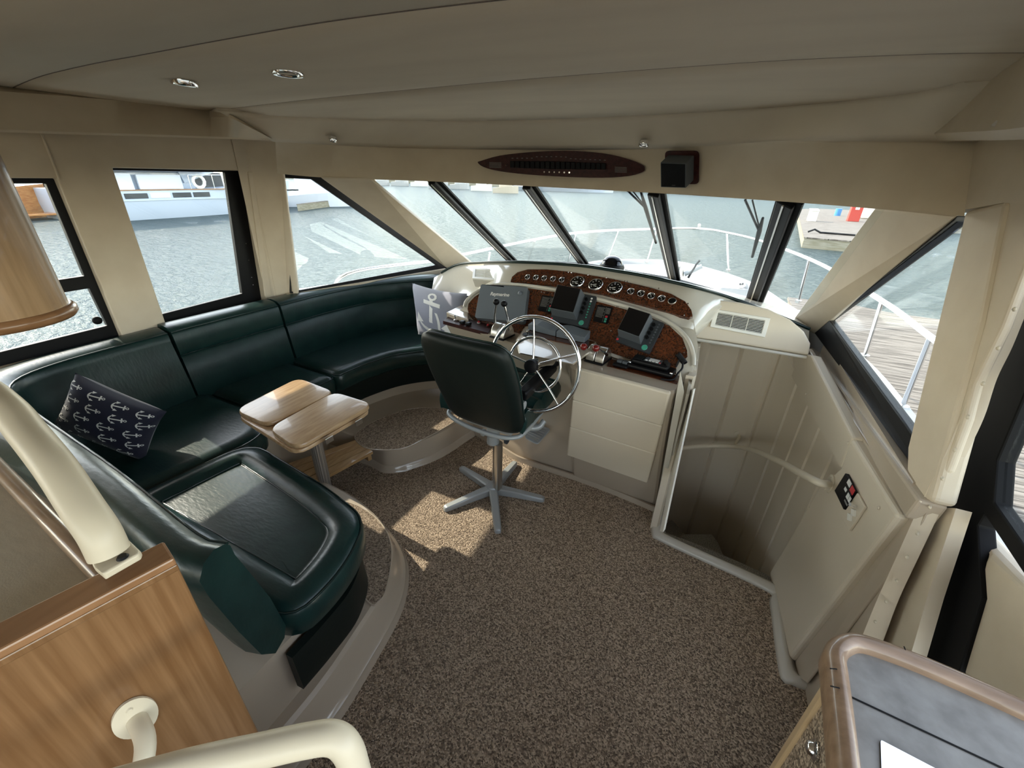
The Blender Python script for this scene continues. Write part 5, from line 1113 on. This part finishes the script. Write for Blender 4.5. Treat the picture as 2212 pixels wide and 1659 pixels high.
# ================================================================ HELM CHAIR
ch = thing('helm_chair', 'dark green vinyl helm chair with one armrest raised on a five-star base', 'chair', (-.832, 1.622, 0))
Mc = Matrix.Translation((-.805, 1.622, 0)) @ Matrix.Rotation(math.radians(-4), 4, 'Z')
L = lambda x, y, z: Mc @ Vector((x, y, z))
for a, ln in ((-123, .30), (-58, .315), (11, .295), (88, .285), (162, .28)):
    r = math.radians(a); M = Matrix.Translation((-.832, 1.622, 0)) @ Matrix.Rotation(r, 4, 'Z')
    m = MB(); sec = []
    for x, w_, z1 in ((.02, .026, .045), (.12, .021, .042), (ln-.02, .0185, .030), (ln-.004, .014, .026), (ln, .006, .022)):
        sec.append([M @ Vector((x, -w_, .004)), M @ Vector((x, -w_, z1-.006)), M @ Vector((x, -w_*.7, z1)), M @ Vector((x, w_*.7, z1)), M @ Vector((x, w_, z1-.006)), M @ Vector((x, w_, .004))])
    m.loft(sec); m.build('leg', graym, ch, smooth=40)
MB().lathe([(.042, .003), (.042, .042), (.034, .052)], Matrix.Translation((-.832, 1.622, 0)), 32).build('hub', graym, ch, smooth=40)
MB().cyl(L(0, 0, .04), L(0, 0, .34), .0265, 32).build('column', brushed, ch, smooth=40)
MB().lathe([(.0335, .335), (.0335, .385), (.030, .387), (.030, .391), (.0345, .393), (.0345, .47), (.045, .48)], Matrix.Translation((-.832, 1.622, 0)), 32).build('collar', graypl if 0 else graym, ch, smooth=40)
for sx_ in (-1, 1):
    c = L(sx_*.062, -.03, .40); M = frame(c, (Mc.to_3x3() @ Vector((sx_, 0, 0))))
    MB().lathe([(.006, -.03), (.006, 0), (.020, .002), (.020, .014), (.012, .018)], M, 18).build('clamp_knob', grayd if sx_ > 0 else graym, ch, smooth=40)
MB().tube(crom([L(-.20, .05, .575), L(-.205, -.12, .545), L(-.17, -.165, .535), L(-.05, -.185, .525), L(.10, -.185, .525), L(.185, -.165, .535), L(.215, -.11, .55), L(.215, .12, .575)], 6), .011, 12).build('seat_frame', graym, ch, smooth=60)
MB().tube(crom([L(-.14, .0, .49), L(.02, -.03, .485), L(.20, .02, .49), L(.23, .06, .52)], 5), .014, 10).build('seat_frame', graym, ch, smooth=60)
MB().box((-.13, -.10, .48), (.13, .16, .575), M=Mc).build('seat_bracket', graym, ch, bevel=.01)
# seat cushion with channels running across
def chan(a0, a1, n, half, axis): ...
m = MB(); rings = []; N = 40
for i in range(N+1):
    y = -.17+.46*i/N; t = i/N; end = 1-max(0, abs(t-.5)*2-.86)/.14*.35
    ch_ = abs(math.sin(math.pi*(t*5))); z1 = .60+.018*ch_**.6+.012*t; w_ = .235*(1-.10*max(0, t-.8)*5*.5)
    r = []
    for x, dz in ((-1, -.075), (-1.02, -.03), (-.97, -.006), (-.85, 0), (-.3, .004), (.3, .004), (.85, 0), (.97, -.006), (1.02, -.03), (1, -.075)):
        r.append(L(x*w_*(.97 if i in (0, N) else 1), y, .66+(z1-.60)*(1 if abs(x) < 1 else .3)+dz-(.015 if i in (0, N) else 0)))
    r += [L(w_*.9, y, .575), L(-w_*.9, y, .575)]
    rings.append(r)
m.loft(rings); m.build('seat', leather, ch, smooth=45)
# back: rounded slab leaning slightly, thicker at the rim
def backpt(x, z, off):
    y = -.155-.17*(z-.5)/.5-.02*math.cos(x/.26*1.4)+off; return L(x*.885+.028, y, z*.905+.135)
out = roundpoly([Vector((-.205, .47, 0)), Vector((.225, .47, 0)), Vector((.245, .80, 0)), Vector((.225, 1.0, 0)), Vector((-.225, 1.0, 0)), Vector((-.245, .80, 0))], .075, 6)
out = arclen(out, 72, True); cb = Vector((0, .74, 0)); rings = []
for sc, off in ((.0, -.045), (.5, -.045), (.85, -.043), (.95, -.036), (1.0, -.018), (1.0, .018), (.96, .034), (.85, .040), (.5, .042), (0.0, .042)):
    rings.append([backpt(*( (cb+(p-cb)*max(sc, .02)).to_2d() ), off) for p in out])
m = MB(); m.loft(rings); m.build('backrest', leatherd, ch, smooth=60)
m = MB(); rings2 = []
for sc, off in ((1.004, -.008), (1.008, .0), (1.004, .008)): rings2.append([backpt(*((cb+(p-cb)*sc).to_2d()), off) for p in out])
MB().tube([backpt(*((cb+(p-cb)*1.0).to_2d()), .016) for p in out], .004, 6, closed=True).build('back_piping', piping, ch, smooth=60)
MB().prism([backpt(x, z, .045) for x, z in ((-.19, .52), (.19, .52), (.20, .95), (-.20, .95))], Mc.to_3x3() @ Vector((0, .02, 0))).build('back_pad', leather, ch, bevel=.012, seg=3)
# armrest
a0_, a1_, a2_ = YP(1127, 850, 1.43), YP(1183, 798, 1.68), YP(1195, 792, 1.735)
ax_ = (a1_-a0_).normalized(); sd_ = ax_.cross(Vector((0, 0, 1))).normalized(); up_ = sd_.cross(ax_); sec = []
for p, k, hh in ((a0_, .9, .9), (a0_.lerp(a1_, .08), 1, 1), (a1_, 1, 1), (a2_, .9, .6)):
    sec.append([p+sd_*x*k+up_*z*hh for x, z in ((-.020, -.036), (-.026, -.006), (-.022, .012), (.022, .012), (.026, -.006), (.020, -.036))])
MB().loft(sec).build('armrest', black, ch, bevel=.006, smooth=50)
pv_ = YP(1120, 872, 1.43)
MB().tube([pv_, pv_.lerp(a0_, .6)+ax_*.02, a0_+ax_*.05-up_*.02], .011, 10).build('arm_bracket', graym, ch, smooth=60)
MB().cyl(pv_-sd_*.02, pv_+sd_*.03, .019, 20).build('arm_pivot', graym, ch, smooth=40)
MB().cyl(L(-.275, -.14, .76), L(-.22, -.14, .76), .016, 20).build('arm_pivot', graym, ch, smooth=40)
# footrest
fq = [ZP(*q, .33) for q in [(1139, 908), (1190, 929), (1161, 962), (1134, 948)]]
o = MB().prism(roundpoly(fq, .02, 3), (0, 0, .008)).build('footrest', graym, ch, bevel=.003)
m = MB()
for k in range(1, 8):
    a, b = fq[0].lerp(fq[3], k/8), fq[1].lerp(fq[2], k/8); a, b = a.lerp(b, .1), a.lerp(b, .9); m.tube([a+Vector((0, 0, .009)), b+Vector((0, 0, .009))], .002, 6)
m.build('tread_ribs', brushed, o)
MB().tube([L(.10, .05, .45), L(.16, .14, .40), fq[0].lerp(fq[3], .5)+Vector((.02, 0, .0))], .011, 8).build('footrest_arm', graym, ch, smooth=60)
# ================================================================ FOREGROUND JOINERY AND RAILS
zc = 1.10
K1, K2, K3 = ZP(375, 1203, zc), ZP(0, 1400, zc), ZP(345, 1172, zc)
kb = thing('stair_cabinet', 'teak panelled cabinet end with mitred cap at lower left', 'cabinet', (K1.x-.1, 0, 0))
d = (K2-K1).normalized(); nin = Vector((d.y, -d.x, 0));
if nin.x > 0: nin = -nin
far = K1+d*.62
dn = lambda p, z: Vector((p.x, p.y, z))
th = (K3-K1).dot(nin); th = abs(th)
# veneer panel, moulding, corner post and cap
MB().prism([dn(K1+d*.018, .0), dn(far, .0), dn(far, zc-.02), dn(K1+d*.018, zc-.02)], nin*.02).build('panel', woodl, kb)
MB().prism([dn(K1, .0), dn(K1+d*.022, .0), dn(K1+d*.022, zc-.004), dn(K1, zc-.004)], nin*.032-Vector((0, 0, 0))).build('corner_post', woodl, kb, bevel=.003)
MB().prism([dn(K1+d*.0-nin*.004, zc-.024), dn(far-nin*.004, zc-.024), dn(far-nin*.004, zc-.012), dn(K1-nin*.004, zc-.012)], nin*.02).build('moulding', woodl, kb, bevel=.002)
MB().prism([K1-nin*.003, far-nin*.003, far+nin*(th+.003), K1+nin*th], (0, 0, -.014)).build('cap', woodc, kb, bevel=.003)
MB().prism([dn(K1+nin*.006, .0), dn(K1+nin*.40, 0), dn(K1+nin*.40, .30), dn(K1+nin*.006, .30)], d*.02).build('end_panel', woodl, kb)
# pale inset surface and teak rail behind it
zb = zc-.012
q0, q1 = ZP(225, 1243, zb), ZP(0, 1012, zb)
e2 = (q1-q0)
MB().prism([K3+Vector((0, 0, -.02)), far+nin*th+Vector((0, 0, -.02)), far+nin*.9+Vector((0, 0, -.02)), q0+e2*1.6+Vector((0, 0, -.02)), q0+Vector((0, 0, -.02))], (0, 0, -.02)).build('inset_top', panelc, kb)
MB().tube([q0-e2*.05+Vector((0, 0, -.006)), q0+e2*1.7+Vector((0, 0, -.006))], .0125, 14).build('top_rail', woodr, kb, smooth=60)
# cream handrail rising from the cabinet
hb_ = ZP(232, 1188, 1.13); hr = thing('grab_rail', 'thick cream tubular grab rail rising from a base plate at left', 'handrail', hb_)
pth = [hb_+Vector((0, 0, -.006)), ZP(214, 1150, 1.155), ZP(180, 1100, 1.18), ZP(120, 1010, 1.215), ZP(60, 935, 1.235), ZP(15, 882, 1.25), ZP(-60, 830, 1.26), ZP(-200, 800, 1.27)]
MB().tube(crom(pth, 6), .0225, 24).build('tube', creamp, hr, smooth=60)
bpq = [(188, 1192), (245, 1150), (262, 1150), (302, 1188), (300, 1196), (222, 1240), (200, 1222)]
MB().prism([ZP(*q, 1.125) for q in bpq], (0, 0, -.012)).build('base_plate', creamp, hr, bevel=.004, seg=3)
MB().lathe([(.007, 0), (.005, .003)], Matrix.Translation(ZP(265, 1204, 1.126)), 14).build('screw', black, hr, smooth=40)
# lower handrail with flange on the cabinet
r2 = thing('stair_handrail', 'cream tubular handrail bending down at the bottom edge, left of centre', 'handrail', ZP(700, 1620, 1.0))
zr = .97
pt2 = [ZP(180, 1720, zr), ZP(400, 1658, zr), ZP(560, 1622, zr), ZP(660, 1600, zr), ZP(718, 1594, zr-.003), ZP(750, 1618, zr-.02), ZP(768, 1670, zr-.06), ZP(790, 1760, zr-.14)]
MB().tube(crom(pt2, 8), .0185, 24).build('tube', creamp, r2, smooth=60)
fc = None
pl_ = (K1.copy(), -nin)
def onp(px, py, off=0): return PLP(px, py, pl_[0]+pl_[1]*off, pl_[1])
fc = onp(292, 1548, .001)
r3 = thing('panel_handrail', 'cream tubular rail with oval flange screwed to the teak cabinet panel', 'handrail', fc)
MB().lathe([(.040, 0), (.040, .004), (.030, .007)], frame(fc, -nin) @ Matrix.Diagonal((.62, 1, 1, 1)), 32).build('flange', creamp, r3, smooth=40)
for s in (-1, 1): MB().lathe([(.005, 0), (.003, .003)], frame(fc+Vector((0, 0, s*.027))-nin*.006, -nin), 12).build('screw', creamp, r3, smooth=40)
MB().tube(crom([fc+nin*.002, fc-nin*.045+Vector((0, 0, -.005)), fc-nin*.07+Vector((.0, -.02, -.03)), fc-nin*.075+Vector((0, -.06, -.12)), fc-nin*.075+Vector((0, -.12, -.3))], 6), .0125, 18).build('tube', creamp, r3, smooth=60)
# round wooden column with flared foot ring at upper left
zk = 1.20; ed = ZP(150, 655, zk); cen = ZP(28, 600, zk)+Vector((-.02, .02, 0)); rad = .155
v_ = Vector((ed.x, ed.y, 0)).normalized(); side_ = Vector((-v_.y, v_.x, 0))
cen = Vector((ed.x, ed.y, 0))+side_*rad if (Vector((ed.x, ed.y, 0))+side_*rad).x < ed.x else Vector((ed.x, ed.y, 0))-side_*rad
col_ = thing('round_wood_column', 'round blond wood column with a rounded foot ring at left edge', 'column', (cen.x, cen.y, zk-.02))
MB().lathe([(rad, .0), (rad, .70)], Matrix.Translation((cen.x, cen.y, zk)), 64).build('veneer_drum', woodv, col_, smooth=60)
MB().lathe([(rad*.9, -.028), (rad+.008, -.028), (rad+.016, -.018), (rad+.016, -.004), (rad+.008, .006), (rad, .006)], Matrix.Translation((cen.x, cen.y, zk)), 64).build('foot_ring', woodc, col_, smooth=60)
# ---- right hand counter with fiddle rail
zq = .86
ct = thing('galley_counter', 'grey laminate counter with rounded teak fiddle rail at bottom right', 'counter', (.6, .5, 0))
co = [(1814, 1700), (1806, 1600), (1797, 1500), (1790, 1430), (1787, 1400), (1795, 1380), (1815, 1366), (1840, 1362), (1880, 1371), (1960, 1399), (2060, 1440), (2212, 1507), (2300, 1546)]
oc = arclen(crom([ZP(*q, zq) for q in co], 5), 90)
A0 = oc[0]; A1 = oc[-1]
# rim
rw = .032
cen_ = Vector((.55, .45, 0)); rings = []
for i, p in enumerate(oc):
    t = (oc[min(i+1, 89)]-oc[max(i-1, 0)]).normalized(); nn = Vector((-t.y, t.x, 0))
    if nn.dot(cen_-p) < 0: nn = -nn
    rings.append([p+nn*a+Vector((0, 0, b)) for a, b in ((0, -.045), (-.002, -.012), (.004, 0), (.014, .006), (.026, .002), (rw, -.010), (rw, -.045))])
rings = [r for r in rings]
MB().loft(rings).build('fiddle_rail', woodr, ct, smooth=50)
inn_ = [r[5] for r in rings]
poly = [Vector((p.x, p.y, zq-.016)) for p in inn_]+[Vector((A1.x, -.4, zq-.016)), Vector((A0.x+.03, -.4, zq-.016))]
MB().prism(poly, (0, 0, -.02)).build('worktop', counter, ct)
def cut(a, b, w_, nm='joint'):
    pa, pb = ZP(*a, zq-.0155), ZP(*b, zq-.0155); e = (pb-pa).normalized(); nn = Vector((-e.y, e.x, 0))*w_; MB().prism([pa-nn, pb-nn, pb+nn, pa+nn], (0, 0, .001)).build(nm, blackm, ct)
cut((1828, 1501), (2230, 1690), .0014); 
for a, b in (((1793, 1444), (1816, 1452)), ((1794, 1482), (1826, 1496)), ((1953, 1397), (1956, 1422))):
    pa, pb = ZP(*a, zq+.004), ZP(*b, zq-.004); MB().tube([pa, pa.lerp(pb, .5)+Vector((0, 0, .004)), pb], .0011, 6).build('rail_joint', blackm, ct)
lid = [(1900, 1599), (2060, 1680), (2120, 1760), (1910, 1680)]
MB().prism([ZP(*q, zq-.0155) for q in roundpoly([Vector((*q, 0)) for q in [(1901, 1599), (2075, 1690), (2100, 1760), (1906, 1760)]], 5, 2) for q in [(q.x, q.y)]], (0, 0, .002)).build('stainless_lid', mat('polished_steel', (.8, .8, .8), .03, 1), ct)
cb_ = ZP(1786, 1445, zq); z0 = 0
yb_ = cb_.y; xb_ = cb_.x
MB().box((xb_+.006, yb_-.016, 0), (xb_+.03, yb_+.004, zq-.05)).build('corner_post', woodp, ct, bevel=.004)
MB().box((xb_+.012, -.4, .0), (A1.x, yb_-.012, zq-.05)).build('cabinet_body', blackm if 0 else carp, ct)
kp = XP(1762, 1621, xb_+.011); t = thing('push_latch', 'oval chrome push latch on dark cabinet side under the counter', 'latch', kp)
MB().lathe([(.017, 0), (.017, .003), (.013, .006)], frame(kp, (-1, 0, 0)), 28).build('ring', chrome, t, smooth=50); MB().lathe([(.012, .004), (.010, .012), (.004, .015)], frame(kp, (-1, 0, 0)), 24).build('button', chrome, t, smooth=70)
# companionway handrail
hl = thing('companionway_handrail', 'cream tubular handrail curving along the companionway wall', 'handrail', YP(1600, 965, 2.3))
hp2 = [YP(1466, 969, 2.30), YP(1520, 964, 2.36), YP(1575, 964, 2.36), YP(1625, 972, 2.2), SP(1680, 995, -.07), SP(1735, 1025, -.07), SP(1772, 1043, -.05), SP(1795, 1046, -.0)]
MB().tube(crom(hp2, 6), .0135, 18).build('tube', creamp, hl, smooth=60)
f_p = SP(1794, 1045, -.001); MB().lathe([(.036, 0), (.036, .005), (.018, .008)], frame(f_p, (-1, -.074, 0)) @ Matrix.Diagonal((.7, 1, 1, 1)), 28).build('flange', creamp, hl, smooth=40)
for s in (-1, 1): MB().lathe([(.004, 0), (.003, .003)], frame(f_p+Vector((-.006, 0, s*.027)), (-1, 0, 0)), 10).build('screw', creamp, hl, smooth=40)
b1_ = YP(1587, 962, 2.38); MB().tube([b1_, b1_+Vector((.02, .07, .02)), b1_+Vector((.02, .14, .02))], .009, 12).build('bracket', creamp, hl, smooth=60)
MB().lathe([(.028, 0), (.028, .005)], frame(b1_+Vector((.02, .10, .02)), (0, -1, 0)), 24).build('bracket_flange', creamp, hl, smooth=40)
# monitor panel and switches on the padded wall
def wp(px, py, off=0): return SP(px, py, -.0005-off)
t = thing('battery_monitor', 'black rectangular monitor panel with red readout on padded starboard wall', 'monitor', wp(1833, 1064))
q4 = [(1835, 1024), (1854, 1063), (1831, 1103), (1811, 1062)]
MB().prism([wp(*q) for q in q4], (-.012, 0, 0)).build('plate', black, t, bevel=.002)
def uvp(u, v, off=.0125): a = Vector(q4[0]).lerp(Vector(q4[3]), u); b = Vector(q4[1]).lerp(Vector(q4[2]), u); c = a.lerp(b, v); return wp(c.x, c.y, off)
def rect(u0, v0, u1, v1): return [uvp(u0, v0), uvp(u1, v0), uvp(u1, v1), uvp(u0, v1)]
TR = lambda u0, v0, u1, v1, m_, nm: MB().prism(rect(u0, v0, u1, v1), (-.001, 0, 0)).build(nm, m_, t)
q4 = [(1835, 1024), (1811, 1062), (1831, 1103), (1854, 1063)]
TR(.62-.5, .22, .48, .50, redm, 'readout') if 0 else None
def uv2(u, v, off=.0125):
    # u along the short side (up right), v along the long side (down)
    a, b, c, dd = Vector((1835, 1024)), Vector((1854, 1063)), Vector((1831, 1103)), Vector((1811, 1062))
    k = a.lerp(b, u).lerp(dd.lerp(c, u), v); return wp(k.x, k.y, off)
for (u0, v0, u1, v1, m_, nm) in [(.50, .12, .80, .38, redm, 'readout'), (.14, .12, .42, .34, lightm, 'text_block'), (.20, .50, .38, .64, lightm, 'key'), (.52, .50, .68, .74, lightm, 'key_pair'), (.72, .50, .86, .74, lightm, 'key_pair'), (.55, .84, .85, .92, greyprint, 'lettering')]:
    MB().prism([uv2(u0, v0), uv2(u1, v0), uv2(u1, v1), uv2(u0, v1)], (-.0012, 0, 0)).build(nm, m_, t)
s_ = thing('light_switch_plate', 'cream switch plate with two rockers and a steel toggle under the monitor', 'switch', wp(1850, 1110))
sq = [(1857, 1066), (1874, 1096), (1840, 1148), (1822, 1118)]
MB().prism([wp(*q) for q in sq], (-.007, 0, 0)).build('plate', padv, s_, bevel=.002)
for q in ((1838, 1118), (1846, 1108)):
    MB().prism([wp(q[0]-3, q[1]-9, .007), wp(q[0]+4, q[1]-6, .007), wp(q[0]+3, q[1]+9, .007), wp(q[0]-4, q[1]+6, .007)], (-.006, 0, 0)).build('rocker', white, s_, bevel=.001)
p = wp(1851, 1094, .007); MB().tube([p, p+Vector((-.02, -.004, .004))], [.004, .006], 12).build('toggle', chrome, s_, smooth=60)
m = MB(); [m.lathe([(.006, 0), (.004, .003)], frame(SP(*q, -.001), (-1, 0, 0)), 12) for q in [(1741, 851), (1832, 957), (1898, 1097), (1748, 1098), (1692, 1387)]]; m.build('panel_buttons', padv, kind='structure')
